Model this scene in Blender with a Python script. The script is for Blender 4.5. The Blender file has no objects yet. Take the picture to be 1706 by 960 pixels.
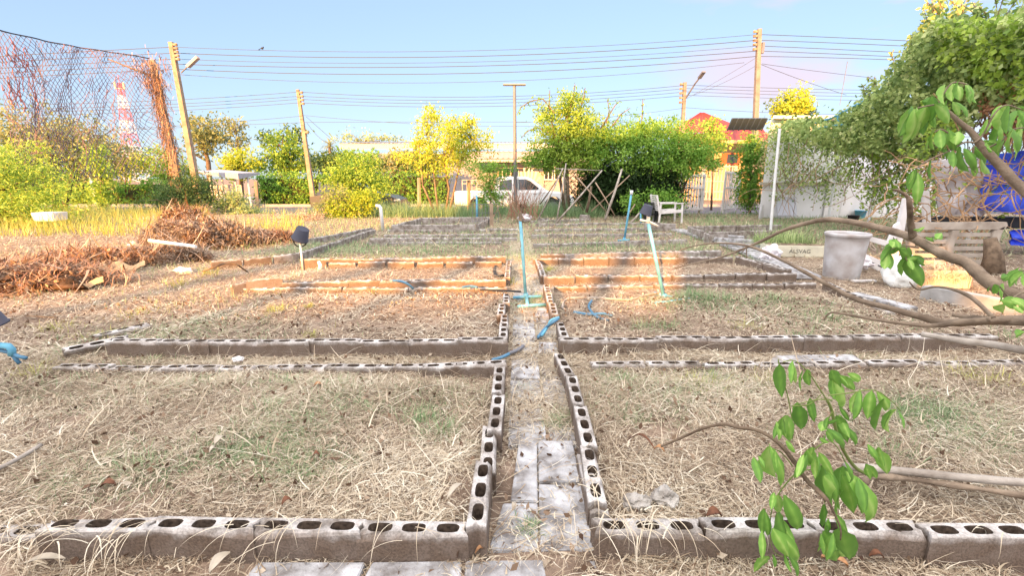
import bpy, bmesh, math, random
import numpy as np
from mathutils import Vector, Matrix, noise as mnoise
R = math.radians
random.seed(7); rng = np.random.default_rng(11)
S = bpy.context.scene; C = S.collection
# ------------------------------------------------------------ camera
PITCH = R(13.5); F = 760.0; CAMZ = 1.31
cd = bpy.data.cameras.new('camera'); cam = bpy.data.objects.new('camera', cd); C.objects.link(cam)
cam.location = (0, 0, CAMZ); cam.rotation_euler = (R(90) - PITCH, 0, 0)
cd.sensor_width = 36.0; cd.lens = F / 1706 * 36; cd.clip_start = 0.05; cd.clip_end = 3000
S.camera = cam
# ------------------------------------------------------------ world, sun, exposure
SUN_EL = R(15); SUN_AZ = (-0.36, -0.933)      # horizontal direction towards the sun: behind the camera, a little left
w = bpy.data.worlds.new('World'); S.world = w; w.use_nodes = True
nt = w.node_tree; nt.nodes.clear()
def N(t, k, **kw):
    n = t.nodes.new(k)
    for a, b in kw.items(): setattr(n, a, b)
    return n
out = N(nt, 'ShaderNodeOutputWorld'); bg = N(nt, 'ShaderNodeBackground'); bg.inputs['Strength'].default_value = 0.106
sky = N(nt, 'ShaderNodeTexSky'); sky.sky_type = 'NISHITA'; sky.sun_disc = False
sky.sun_elevation = SUN_EL; sky.sun_rotation = math.atan2(SUN_AZ[0], SUN_AZ[1])
sky.air_density = 1.0; sky.dust_density = 0.6; sky.ozone_density = 1.6; sky.altitude = 50
tc = N(nt, 'ShaderNodeTexCoord')
mp = N(nt, 'ShaderNodeMapping'); mp.inputs['Scale'].default_value = (2.2, 2.2, 6.5)
nz = N(nt, 'ShaderNodeTexNoise'); nz.inputs['Scale'].default_value = 1.6; nz.inputs['Detail'].default_value = 5; nz.inputs['Roughness'].default_value = 0.5
cr = N(nt, 'ShaderNodeValToRGB'); cr.color_ramp.elements[0].position = 0.47; cr.color_ramp.elements[1].position = 0.62
dt = N(nt, 'ShaderNodeVectorMath', operation='DOT_PRODUCT')
cv = Vector((0.72, 0.93, 0.24)).normalized(); dt.inputs[1].default_value = cv
mr = N(nt, 'ShaderNodeMapRange', interpolation_type='SMOOTHSTEP'); mr.inputs['From Min'].default_value = 0.9; mr.inputs['From Max'].default_value = 0.99
mm = N(nt, 'ShaderNodeMath', operation='MULTIPLY')
mx = N(nt, 'ShaderNodeMix', data_type='RGBA'); mx.inputs['B'].default_value = (2.75, 2.15, 2.4, 1)
m2 = N(nt, 'ShaderNodeMath', operation='MULTIPLY'); m2.inputs[1].default_value = 0.75
tint = N(nt, 'ShaderNodeMix', data_type='RGBA', blend_type='MULTIPLY'); tint.inputs['Factor'].default_value = 1.0; tint.inputs['B'].default_value = (1.10, 1.29, 1.62, 1)
L = nt.links.new
L(tc.outputs['Generated'], mp.inputs['Vector']); L(mp.outputs['Vector'], nz.inputs['Vector']); L(nz.outputs['Fac'], cr.inputs['Fac'])
L(tc.outputs['Generated'], dt.inputs[0]); L(dt.outputs['Value'], mr.inputs['Value'])
L(cr.outputs['Color'], mm.inputs[0]); L(mr.outputs['Result'], mm.inputs[1]); L(mm.outputs[0], m2.inputs[0]); L(m2.outputs[0], mx.inputs['Factor'])
gm = N(nt, 'ShaderNodeGamma'); gm.inputs['Gamma'].default_value = 0.42
L(sky.outputs['Color'], gm.inputs['Color']); L(gm.outputs['Color'], tint.inputs['A']); L(tint.outputs['Result'], mx.inputs['A']); 
# added fill light: sky boosted overhead and on the sun's side, out of view
sx_ = N(nt, 'ShaderNodeVectorMath', operation='DOT_PRODUCT'); sx_.inputs[1].default_value = Vector((-0.12, -0.42, 0.9)).normalized()
hz = N(nt, 'ShaderNodeMapRange', interpolation_type='SMOOTHSTEP'); hz.inputs['From Min'].default_value = 0.12; hz.inputs['From Max'].default_value = 0.95
ov = N(nt, 'ShaderNodeMix', data_type='RGBA'); ov.inputs['B'].default_value = (11.0, 10.0, 9.5, 1)
L(tc.outputs['Generated'], sx_.inputs[0]); L(sx_.outputs['Value'], hz.inputs['Value']); L(hz.outputs['Result'], ov.inputs['Factor'])
L(mx.outputs['Result'], ov.inputs['A']); L(ov.outputs['Result'], bg.inputs['Color']); L(bg.outputs[0], out.inputs[0])
sd = bpy.data.lights.new('sun', 'SUN'); sun = bpy.data.objects.new('sun', sd); C.objects.link(sun)
sd.energy = 5.0; sd.angle = R(0.6); sd.color = (1.0, 0.45, 0.11)
sv = Vector((SUN_AZ[0] * math.cos(SUN_EL), SUN_AZ[1] * math.cos(SUN_EL), math.sin(SUN_EL)))
sun.rotation_euler = sv.to_track_quat('Z', 'Y').to_euler(); sun.location = sv * 60
S.view_settings.view_transform = 'Standard'; S.view_settings.look = 'None'; S.view_settings.gamma = 1.0
S.view_settings.use_curve_mapping = False; S.view_settings.exposure = 1.8
S.render.engine = 'CYCLES'
S.cycles.max_bounces = 5; S.cycles.diffuse_bounces = 3; S.cycles.transparent_max_bounces = 6; S.cycles.use_denoising = True
# ------------------------------------------------------------ picture -> place
cp, sp = math.cos(PITCH), math.sin(PITCH)
def ray(px, py):
    xc = (px - 853) / F; yc = -(py - 480) / F
    return xc, cp + yc * sp, -sp + yc * cp
def G(px, py, z=0.0):                       # point at height z
    a, b, c = ray(px, py); t = (z - CAMZ) / c
    return Vector((a * t, b * t, z))
def A(px, py, Y):                           # point at distance Y
    a, b, c = ray(px, py); t = Y / b
    return Vector((a * t, Y, CAMZ + c * t))
# ------------------------------------------------------------ materials
def mat(name, col, rough=0.8, var=0.0, scale=8.0, col2=None, bump=0.0, bscale=None, metal=0.0, spec=0.3, detail=6, trans=0.0, lo=0.35, hi=0.65, coord='Object'):
    m = bpy.data.materials.new(name); m.use_nodes = True; t = m.node_tree; t.nodes.clear()
    o = N(t, 'ShaderNodeOutputMaterial'); b = N(t, 'ShaderNodeBsdfPrincipled')
    b.inputs['Roughness'].default_value = rough; b.inputs['Metallic'].default_value = metal
    b.inputs['Specular IOR Level'].default_value = spec; b.inputs['Base Color'].default_value = (*col, 1)
    t.links.new(b.outputs[0], o.inputs[0])
    if var or col2:
        if not col2: col2 = tuple(max(0, c * (1 - var)) for c in col); col = tuple(min(1, c * (1 + var)) for c in col)
        tcx = N(t, 'ShaderNodeTexCoord'); n = N(t, 'ShaderNodeTexNoise'); n.inputs['Scale'].default_value = scale; n.inputs['Detail'].default_value = detail
        t.links.new(tcx.outputs[coord], n.inputs['Vector'])
        r = N(t, 'ShaderNodeValToRGB'); r.color_ramp.elements[0].position = lo; r.color_ramp.elements[1].position = hi
        r.color_ramp.elements[0].color = (*col2, 1); r.color_ramp.elements[1].color = (*col, 1)
        t.links.new(n.outputs['Fac'], r.inputs['Fac']); t.links.new(r.outputs['Color'], b.inputs['Base Color'])
    if bump:
        tcx = N(t, 'ShaderNodeTexCoord'); n = N(t, 'ShaderNodeTexNoise'); n.inputs['Scale'].default_value = bscale or scale * 3; n.inputs['Detail'].default_value = 8
        t.links.new(tcx.outputs[coord], n.inputs['Vector'])
        bp = N(t, 'ShaderNodeBump'); bp.inputs['Strength'].default_value = bump; bp.inputs['Distance'].default_value = 0.02
        t.links.new(n.outputs['Fac'], bp.inputs['Height']); t.links.new(bp.outputs[0], b.inputs['Normal'])
    return m
def rmat(name, stops, rough=0.7, trans=0.3, spec=0.2):          # colour from the per-blade attribute 'rnd', with some light coming through
    m = bpy.data.materials.new(name); m.use_nodes = True; t = m.node_tree; t.nodes.clear()
    o = N(t, 'ShaderNodeOutputMaterial'); b = N(t, 'ShaderNodeBsdfPrincipled'); a = N(t, 'ShaderNodeAttribute', attribute_name='rnd')
    r = N(t, 'ShaderNodeValToRGB'); e = r.color_ramp.elements
    while len(e) < len(stops): e.new(0.5)
    for i, c in enumerate(stops): e[i].position = i / (len(stops) - 1); e[i].color = (*c, 1)
    t.links.new(a.outputs['Fac'], r.inputs['Fac']); t.links.new(r.outputs['Color'], b.inputs['Base Color'])
    b.inputs['Roughness'].default_value = rough; b.inputs['Specular IOR Level'].default_value = spec
    if trans:
        tr = N(t, 'ShaderNodeBsdfTranslucent'); ms = N(t, 'ShaderNodeMixShader'); ms.inputs[0].default_value = trans
        t.links.new(r.outputs['Color'], tr.inputs['Color']); t.links.new(b.outputs[0], ms.inputs[1]); t.links.new(tr.outputs[0], ms.inputs[2]); t.links.new(ms.outputs[0], o.inputs[0])
    else: t.links.new(b.outputs[0], o.inputs[0])
    return m
# ------------------------------------------------------------ objects
def tag(o, label=None, cat=None, group=None, kind=None):
    if label: o['label'] = label
    if cat: o['category'] = cat
    if group: o['group'] = group
    if kind: o['kind'] = kind
    return o
def root(name, loc, label, cat, group=None):
    o = bpy.data.objects.new(name, None); C.objects.link(o); o.location = loc; o.empty_display_size = 0.2
    return tag(o, label, cat, group)
def world_loc(o):
    v = Vector(o.location)
    while o.parent: o = o.parent; v += Vector(o.location)
    return v
class MB:
    def __init__(s): s.v = []; s.f = []
    def add(s, vs, fs):
        k = len(s.v); s.v += [Vector(p) for p in vs]; s.f += [[i + k for i in f] for f in fs]; return s
    def box(s, c, d, rot=None, taper=1.0):
        hx, hy, hz = d[0] / 2, d[1] / 2, d[2] / 2
        vs = [Vector((x * (taper if z > 0 else 1), y * (taper if z > 0 else 1), z)) for z in (-hz, hz) for x, y in ((-hx, -hy), (hx, -hy), (hx, hy), (-hx, hy))]
        if rot is not None: vs = [rot @ v for v in vs]
        return s.add([v + Vector(c) for v in vs], [(3, 2, 1, 0), (4, 5, 6, 7), (0, 1, 5, 4), (1, 2, 6, 5), (2, 3, 7, 6), (3, 0, 4, 7)])
    def beam(s, a, b, wd, th, up=(0, 0, 1)):
        a, b = Vector(a), Vector(b); d = (b - a); l = d.length; d.normalize(); sd_ = d.cross(Vector(up))
        if sd_.length < 1e-4: sd_ = d.cross(Vector((1, 0, 0)))
        sd_.normalize(); u = sd_.cross(d)
        M = Matrix((d, sd_, u)).transposed()
        return s.box((a + b) / 2, (l, wd, th), M)
    def tube(s, pts, rad, n=7, caps=True):
        pts = [Vector(p) for p in pts]; m = len(pts)
        if not hasattr(rad, '__len__'): rad = [rad] * m
        pu = None; vs = []; fs = []
        for i, p in enumerate(pts):
            d = (pts[min(i + 1, m - 1)] - pts[max(i - 1, 0)]).normalized()
            if pu is None: pu = d.orthogonal().normalized()
            u = (pu - d * pu.dot(d))
            u = u.normalized() if u.length > 1e-5 else d.orthogonal().normalized()
            pu = u; v = d.cross(u)
            for k in range(n):
                a = 2 * math.pi * k / n; vs.append(p + (u * math.cos(a) + v * math.sin(a)) * rad[i])
        for i in range(m - 1):
            for k in range(n): fs.append((i * n + k, i * n + (k + 1) % n, (i + 1) * n + (k + 1) % n, (i + 1) * n + k))
        if caps: fs.append(tuple(range(n))[::-1]); fs.append(tuple((m - 1) * n + k for k in range(n)))
        return s.add(vs, fs)
    def lathe(s, prof, c=(0, 0, 0), n=24, M=None):
        vs = []; fs = []; m = len(prof)
        for r, z in prof:
            for k in range(n):
                a = 2 * math.pi * k / n; v = Vector((r * math.cos(a), r * math.sin(a), z))
                vs.append((M @ v if M is not None else v) + Vector(c))
        for i in range(m - 1):
            for k in range(n): fs.append((i * n + k, i * n + (k + 1) % n, (i + 1) * n + (k + 1) % n, (i + 1) * n + k))
        return s.add(vs, fs)
    def prism(s, poly, a, b):               # poly: list of 2D in plane (x,z) -> extruded in y from a to b
        n = len(poly); vs = [(x, a, z) for x, z in poly] + [(x, b, z) for x, z in poly]
        fs = [tuple(range(n)), tuple(range(n, 2 * n))[::-1]] + [(i + n, (i + 1) % n + n, (i + 1) % n, i) for i in range(n)]
        return s.add(vs, fs)
    def blob(s, c, r, seed=0, sub=2, rough=0.25, flat=None):
        bm = bmesh.new(); bmesh.ops.create_icosphere(bm, subdivisions=sub, radius=1.0)
        vs = []
        for v in bm.verts:
            q = v.co * (1 + rough * mnoise.noise(v.co * 1.7 + Vector((seed * 3.1, seed, 0))) + rough * .5 * mnoise.noise(v.co * 4 + Vector((seed, 0, seed * 2))))
            q = Vector((q.x * r[0], q.y * r[1], q.z * r[2]))
            if flat is not None: q.z = max(q.z, flat)
            vs.append(q + Vector(c))
        fs = [[v.index for v in f.verts] for f in bm.faces]; bm.free()
        return s.add(vs, fs)
    def build(s, name, m, parent=None, loc=None, smooth=False, bevel=0.0, **tg):
        base = world_loc(parent) if parent else Vector(loc if loc is not None else (0, 0, 0))
        me = bpy.data.meshes.new(name); me.from_pydata([tuple(v - base) for v in s.v], [], s.f); me.materials.append(m)
        if smooth: me.polygons.foreach_set('use_smooth', [True] * len(me.polygons))
        me.update()
        o = bpy.data.objects.new(name, me); C.objects.link(o)
        if parent: o.parent = parent
        else: o.location = base
        bmx = bmesh.new(); bmx.from_mesh(me); bmesh.ops.recalc_face_normals(bmx, faces=bmx.faces)
        if bevel: bmesh.ops.bevel(bmx, geom=bmx.edges[:], offset=bevel, segments=2, affect='EDGES', clamp_overlap=True)
        bmx.to_mesh(me); bmx.free()
        if tg: tag(o, tg.get('label'), tg.get('cat'), tg.get('group'), tg.get('kind'))
        return o
def npmesh(name, V, nper, m, rnd=None, parent=None, loc=None, faces=None, smooth=False, **tg):
    """V (n,k,3): n pieces of k vertices; faces: index quads in one piece"""
    n, k = V.shape[0], V.shape[1]
    base = np.array(world_loc(parent) if parent else (loc if loc is not None else (0, 0, 0)))
    fa = np.array(faces); nf = len(fa); fw = fa.shape[1]
    idx = (np.arange(n)[:, None, None] * k + fa[None]).reshape(-1)
    me = bpy.data.meshes.new(name); me.vertices.add(n * k); me.vertices.foreach_set('co', (V.reshape(-1, 3) - base).astype(np.float32).ravel())
    me.loops.add(len(idx)); me.loops.foreach_set('vertex_index', idx.astype(np.int32))
    me.polygons.add(n * nf); me.polygons.foreach_set('loop_start', (np.arange(n * nf) * fw).astype(np.int32))
    if smooth: me.polygons.foreach_set('use_smooth', np.ones(n * nf, bool))
    me.update(calc_edges=True)
    if rnd is not None:
        at = me.attributes.new('rnd', 'FLOAT', 'POINT'); at.data.foreach_set('value', (np.repeat(np.clip(rnd, 0, 1), k) if np.ndim(rnd) == 1 else np.clip(rnd, 0, 1).ravel()).astype(np.float32))
    me.materials.append(m)
    o = bpy.data.objects.new(name, me); C.objects.link(o)
    if parent: o.parent = parent
    else: o.location = tuple(base)
    if tg: tag(o, tg.get('label'), tg.get('cat'), tg.get('group'), tg.get('kind'))
    return o
def unit(v): return v / np.maximum(np.linalg.norm(v, axis=-1, keepdims=True), 1e-9)
LEAF_F = [(0, 1, 2, 3)]
def leaves(P, size, dirb=(0, 0, -0.3), wid=0.42, spread=1.0, g=None):
    """rhombic leaves at points P"""
    g = g or rng; n = len(P)
    d = unit(g.normal(size=(n, 3)) * spread + np.array(dirb)); s = unit(np.cross(d, g.normal(size=(n, 3))))
    Ls = (size * g.uniform(0.6, 1.3, n))[:, None]; nrm = np.cross(d, s)
    V = np.stack([P, P + d * Ls * .45 + s * Ls * wid * .5 + nrm * Ls * .08, P + d * Ls, P + d * Ls * .45 - s * Ls * wid * .5 + nrm * Ls * .08], 1)
    return V
def clump_pts(ells, nclump, per, crad, shell=0.45, g=None, bump=0.28, squash=0.7):
    g = g or rng; P = []; Q = []; K = []
    vol = np.array([e[3] * e[4] * e[5] for e in ells]) ** 0.7; vol /= vol.sum()
    which = g.choice(len(ells), nclump, p=vol)
    for i in which:
        e = ells[i]; d = unit(g.normal(size=3)); r = (g.uniform(shell ** 3, 1)) ** (1 / 3)
        r *= 1 + bump * (math.sin(d[0] * 5.1 + i * 2 + e[0]) * math.sin(d[2] * 4.3 + e[1]) + 0.5 * math.sin(d[1] * 9 + d[2] * 7))
        c = np.array(e[:3]) + d * r * np.array(e[3:6]); K.append(c)
        k = max(3, int(per * g.uniform(.5, 1.5))); cr_ = crad * g.uniform(.6, 1.4)
        q = g.normal(size=(k, 3)) * cr_ * .5; q[:, 2] *= squash
        P.append(c + q); Q.append(np.full(k, g.uniform()))
    return np.concatenate(P), np.concatenate(Q), K
def ribbons(base, head, pitch, curv, turn, length, width, nseg, floor=None, tip=0.15):
    n = len(base); p = base.copy(); st = length / nseg; rows = []
    h = head.copy(); pt = pitch.copy()
    for i in range(nseg + 1):
        t = i / nseg; wd = (width * (1 - t * (1 - tip)) * .5)[:, None]
        side = np.stack([-np.sin(h), np.cos(h), np.zeros(n)], 1) * wd
        rows.append(np.stack([p - side, p + side], 1))
        if i < nseg:
            p = p + np.stack([np.cos(pt) * np.cos(h), np.cos(pt) * np.sin(h), np.sin(pt)], 1) * st[:, None]
            if floor is not None: p[:, 2] = np.maximum(p[:, 2], floor(p[:, 0], p[:, 1]) + .004)
            pt = pt - curv / nseg; h = h + turn / nseg
    V = np.concatenate(rows, 1)
    fs = [(2 * i, 2 * i + 1, 2 * i + 3, 2 * i + 2) for i in range(nseg)]
    return V, fs
ORD = ['first', 'second', 'third', 'fourth', 'fifth', 'sixth', 'seventh', 'eighth', 'ninth', 'tenth', 'eleventh', 'twelfth', 'thirteenth', 'fourteenth', 'fifteenth', 'sixteenth', 'seventeenth', 'eighteenth', 'nineteenth', 'twentieth',
       'twenty-first', 'twenty-second', 'twenty-third', 'twenty-fourth', 'twenty-fifth', 'twenty-sixth', 'twenty-seventh', 'twenty-eighth', 'twenty-ninth', 'thirtieth']
# ------------------------------------------------------------ palette
M = {}
M['ground'] = mat('dry_soil', (0.33, 0.25, 0.19), 0.95, col2=(0.12, 0.085, 0.062), scale=5, bump=0.6, bscale=60, lo=.3, hi=.7)
M['asphalt'] = mat('asphalt', (0.10, 0.10, 0.115), 0.9, var=.2, scale=3, bump=.2, bscale=80)
M['kerb'] = mat('kerb', (0.32, 0.31, 0.30), 0.9, var=.2, scale=3)
M['wood_pole'] = mat('weathered_pole', (0.31, 0.235, 0.17), 0.85, var=.25, scale=4, bump=.3, bscale=40)
M['concrete_pole'] = mat('pole_concrete', (0.32, 0.28, 0.24), 0.9, var=.18, scale=5, bump=.2)
M['grey_metal'] = mat('grey_metal', (0.19, 0.20, 0.23), 0.5, var=.1, metal=.3)
M['dark'] = mat('dark_rubber', (0.025, 0.027, 0.032), 0.6)
M['wire'] = mat('wire_insulation', (0.045, 0.05, 0.065), 0.6)
M['bark'] = mat('bark', (0.20, 0.15, 0.105), 0.9, col2=(0.09, 0.065, 0.045), scale=14, bump=.5, bscale=50)
M['pale_bark'] = mat('pale_bark', (0.27, 0.215, 0.16), 0.9, col2=(0.15, 0.115, 0.085), scale=14, bump=.4, bscale=60)
M['pvc'] = mat('blue_pvc', (0.16, 0.46, 0.62), 0.5, col2=(0.10, 0.30, 0.46), scale=9)
M['pvc_dark'] = mat('faded_blue_pipe', (0.08, 0.20, 0.32), 0.5, var=.2, scale=6)
M['white_pvc'] = mat('white_pvc', (0.72, 0.76, 0.78), 0.5, var=.06)
M['white_paint'] = mat('white_paint', (0.72, 0.72, 0.73), 0.6, var=.07, scale=3)
M['white_plastic'] = mat('white_plastic', (0.74, 0.74, 0.76), 0.45, col2=(0.58, 0.57, 0.56), scale=6)
M['cream'] = mat('cream_paint', (0.46, 0.44, 0.38), 0.8, var=.08)
M['beige_plastic'] = mat('dusty_plastic', (0.46, 0.42, 0.37), 0.6, col2=(0.30, 0.26, 0.22), scale=5)
M['orange_wall'] = mat('orange_render', (0.50, 0.36, 0.20), 0.85, var=.06)
M['red_roof'] = mat('red_roof_sheet', (0.27, 0.045, 0.04), 0.6, var=.15, scale=2)
M['grey_roof'] = mat('grey_roof_sheet', (0.20, 0.21, 0.23), 0.6, var=.15)
M['glass'] = mat('dark_glass', (0.03, 0.035, 0.045), 0.08, spec=.6)
M['car_white'] = mat('white_car_paint', (0.74, 0.77, 0.80), 0.3, spec=.5)
M['car_dark'] = mat('dark_car_paint', (0.06, 0.065, 0.075), 0.25, spec=.6)
M['tyre'] = mat('tyre', (0.03, 0.03, 0.03), 0.85)
M['blue_tarp'] = mat('blue_tarp', (0.03, 0.06, 0.62), 0.5, col2=(0.05, 0.12, 0.75), scale=4, bump=.8, bscale=6)
M['white_tarp'] = mat('white_tarp', (0.62, 0.60, 0.64), 0.6, var=.1, bump=.6, bscale=5)
M['bamboo'] = mat('grey_bamboo', (0.40, 0.37, 0.33), 0.75, col2=(0.22, 0.19, 0.16), scale=9, bump=.3, bscale=40)
M['shade_cloth'] = mat('dark_shade', (0.055, 0.06, 0.085), 0.8, var=.1)
def block_mat(stain=.88):
    m = bpy.data.materials.new('cinder_concrete'); m.use_nodes = True; t = m.node_tree; b = t.nodes['Principled BSDF']
    b.inputs['Roughness'].default_value = .95; b.inputs['Specular IOR Level'].default_value = .15
    tcx = N(t, 'ShaderNodeTexCoord'); oi = N(t, 'ShaderNodeObjectInfo'); ad = N(t, 'ShaderNodeVectorMath', operation='ADD')
    mu = N(t, 'ShaderNodeMath', operation='MULTIPLY'); mu.inputs[1].default_value = 37.0
    t.links.new(oi.outputs['Random'], mu.inputs[0]); t.links.new(tcx.outputs['Object'], ad.inputs[0]); t.links.new(mu.outputs[0], ad.inputs[1])
    def nz_(sc, dt_=7, ro=.6):
        n = N(t, 'ShaderNodeTexNoise'); n.inputs['Scale'].default_value = sc; n.inputs['Detail'].default_value = dt_; n.inputs['Roughness'].default_value = ro
        t.links.new(ad.outputs[0], n.inputs['Vector']); return n
    n1 = nz_(9); n2 = nz_(120, 3)
    r = N(t, 'ShaderNodeValToRGB'); r.color_ramp.elements[0].position = .36; r.color_ramp.elements[1].position = .66
    r.color_ramp.elements[0].color = (.22, .20, .18, 1); r.color_ramp.elements[1].color = (.68, .67, .66, 1)
    t.links.new(n1.outputs['Fac'], r.inputs['Fac'])
    # soil splash: brown stain climbing unevenly from the foot of the block
    sx = N(t, 'ShaderNodeSeparateXYZ'); t.links.new(tcx.outputs['Object'], sx.inputs[0])
    n3 = nz_(14); m3 = N(t, 'ShaderNodeMath', operation='MULTIPLY_ADD'); m3.inputs[1].default_value = .07; m3.inputs[2].default_value = .137
    t.links.new(n3.outputs['Fac'], m3.inputs[0])
    sb = N(t, 'ShaderNodeMath', operation='SUBTRACT'); t.links.new(m3.outputs[0], sb.inputs[0]); t.links.new(sx.outputs['Z'], sb.inputs[1])
    ml = N(t, 'ShaderNodeMapRange'); ml.inputs['From Min'].default_value = -.02; ml.inputs['From Max'].default_value = .012; t.links.new(sb.outputs[0], ml.inputs['Value'])
    m4 = N(t, 'ShaderNodeMath', operation='MULTIPLY'); m4.inputs[1].default_value = stain; t.links.new(ml.outputs[0], m4.inputs[0])
    x = N(t, 'ShaderNodeMix', data_type='RGBA'); x.inputs['B'].default_value = (.155, .112, .083, 1)
    t.links.new(m4.outputs[0], x.inputs['Factor']); t.links.new(r.outputs['Color'], x.inputs['A'])
    sp_ = N(t, 'ShaderNodeMix', data_type='RGBA', blend_type='MULTIPLY'); sp_.inputs['Factor'].default_value = .5
    r2 = N(t, 'ShaderNodeValToRGB'); r2.color_ramp.elements[0].position = .35; r2.color_ramp.elements[0].color = (.35, .35, .35, 1); r2.color_ramp.elements[1].position = .6
    t.links.new(n2.outputs['Fac'], r2.inputs['Fac']); t.links.new(x.outputs['Result'], sp_.inputs['A']); t.links.new(r2.outputs['Color'], sp_.inputs['B'])
    t.links.new(sp_.outputs['Result'], b.inputs['Base Color'])
    bp = N(t, 'ShaderNodeBump'); bp.inputs['Strength'].default_value = .7; bp.inputs['Distance'].default_value = .004
    t.links.new(n2.outputs['Fac'], bp.inputs['Height']); t.links.new(bp.outputs[0], b.inputs['Normal'])
    return m
M['block'] = block_mat(); M['block_pale'] = block_mat(.42)
M['hole_shade_soil'] = mat('shaded_hole_soil', (.08, .06, .046), .95, var=.5, scale=60)  # block holes: dark soil colour with the shade of their depth painted in
M['slab'] = mat('paving_slab', (0.48, 0.50, 0.53), 0.92, col2=(0.17, 0.16, 0.155), scale=12, bump=.5, bscale=70, detail=10)
M['straw'] = rmat('straw', [(.15, .105, .075), (.33, .255, .18), (.50, .42, .31), (.64, .57, .44), (.76, .72, .60)], .75, .2)
M['straw_far'] = rmat('straw_far', [(.30, .24, .16), (.46, .39, .27), (.56, .50, .35), (.42, .46, .28)], .8, .2)
M['green_grass'] = rmat('green_grass', [(.13, .22, .10), (.19, .32, .15), (.29, .43, .22), (.42, .48, .28)], .6, .3)
M['yellow_grass'] = rmat('yellow_grass', [(.30, .34, .08), (.44, .46, .12), (.56, .54, .15), (.48, .54, .18)], .6, .3)
M['litter'] = rmat('dry_leaf', [(.07, .042, .03), (.16, .10, .065), (.30, .22, .155), (.5, .44, .35)], .8, .1)
def leafm(n, *st, trans=.35): M[n] = rmat(n, list(st), .55, trans, .3)
leafm('leaf_green', (0.067, 0.162, 0.023), (0.114, 0.266, 0.038), (0.190, 0.380, 0.057), (0.304, 0.494, 0.085))
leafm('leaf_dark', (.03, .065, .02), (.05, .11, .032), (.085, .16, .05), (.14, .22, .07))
leafm('leaf_yellow', (.27, .37, .03), (.38, .49, .05), (.50, .58, .07), (.60, .60, .10))
leafm('leaf_lime', (.15, .27, .04), (.27, .43, .06), (.40, .56, .09), (.48, .60, .12))
leafm('leaf_olive', (.14, .17, .07), (.22, .27, .10), (.32, .35, .14), (.42, .42, .22))
leafm('leaf_dust', (0.190, 0.257, 0.114), (0.285, 0.380, 0.162), (0.380, 0.494, 0.209), (0.532, 0.646, 0.304))
leafm('leaf_vine', (.09, .16, .05), (.24, .35, .11), (.44, .56, .20), (.66, .72, .34))
leafm('leaf_near', (.12, .27, .05), (.17, .37, .065), (.25, .48, .09), (.42, .62, .18))
leafm('dry_twigs', (.12, .08, .055), (.25, .18, .13), (.40, .30, .22), (.55, .46, .36), trans=0)
leafm('red_twigs', (.20, .09, .055), (.36, .18, .10), (.50, .28, .15), (.58, .40, .24), trans=0)
# ============================================================ GROUND
BEDS = [(-3.9, -.14, 1.36, 2.78), (.36, 4.0, 1.36, 2.78), (-3.0, -.02, 3.28, 4.9), (.42, 3.8, 3.28, 4.9), (-3.0, 0.0, 5.4, 6.7), (.45, 3.6, 5.4, 6.7)]
def hgt(x, y):
    x = np.asarray(x, float); y = np.asarray(y, float)
    z = .016 * np.sin(x * 2.1 + .7 * y) * np.sin(y * 1.7 - x * .6) + .01 * np.sin(x * 5.3 + 1) * np.sin(y * 6.1)
    near = 1 / (1 + np.exp((y - 9) * 1.2)); z = z * (.4 + .6 * near)
    for x0, x1, y0, y1 in BEDS:
        e = .12
        m = np.clip((x - x0) / e, 0, 1) * np.clip((x1 - x) / e, 0, 1) * np.clip((y - y0) / e, 0, 1) * np.clip((y1 - y) / e, 0, 1)
        z = z + m * .035
    t = np.clip((y - 17.5) / 2.0, 0, 1); z = z - .36 * t * t * (3 - 2 * t)
    return z
xs = np.concatenate([-np.geomspace(1200, 12.5, 14), np.linspace(-12, 12, 241), np.geomspace(12.5, 1200, 14)])
ys = np.concatenate([[-40, -20, -10, -5], np.linspace(-3, 12, 181), np.linspace(12.3, 30, 60), np.geomspace(31, 2500, 16)])
XX, YY = np.meshgrid(xs, ys); ZZ = hgt(XX, YY)
nx, ny = len(xs), len(ys)
me = bpy.data.meshes.new('ground'); co = np.stack([XX, YY, ZZ], -1).reshape(-1, 3)
ii = (np.arange(ny - 1)[:, None] * nx + np.arange(nx - 1)[None]).ravel()
me.from_pydata(co.tolist(), [], np.stack([ii, ii + 1, ii + nx + 1, ii + nx], 1).tolist()); me.materials.append(M['ground'])
me.polygons.foreach_set('use_smooth', [True] * len(me.polygons)); me.update()
go = bpy.data.objects.new('ground', me); C.objects.link(go); tag(go, kind='structure')
RZ = -.30
MB().box((0, 23.6, RZ - .02), (400, 7.4, .04)).build('road', M['asphalt'], kind='structure')
MB().box((0, 27.45, RZ + .03), (400, .25, .2)).build('kerb', M['kerb'], kind='structure')
MB().box((0, 19.85, RZ + .0), (400, .15, .12)).build('kerb', M['kerb'], kind='structure')
MB().box((0, 27.15, RZ + .004), (400, .1, .004)).build('road_marking', M['white_paint'], kind='structure')
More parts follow.
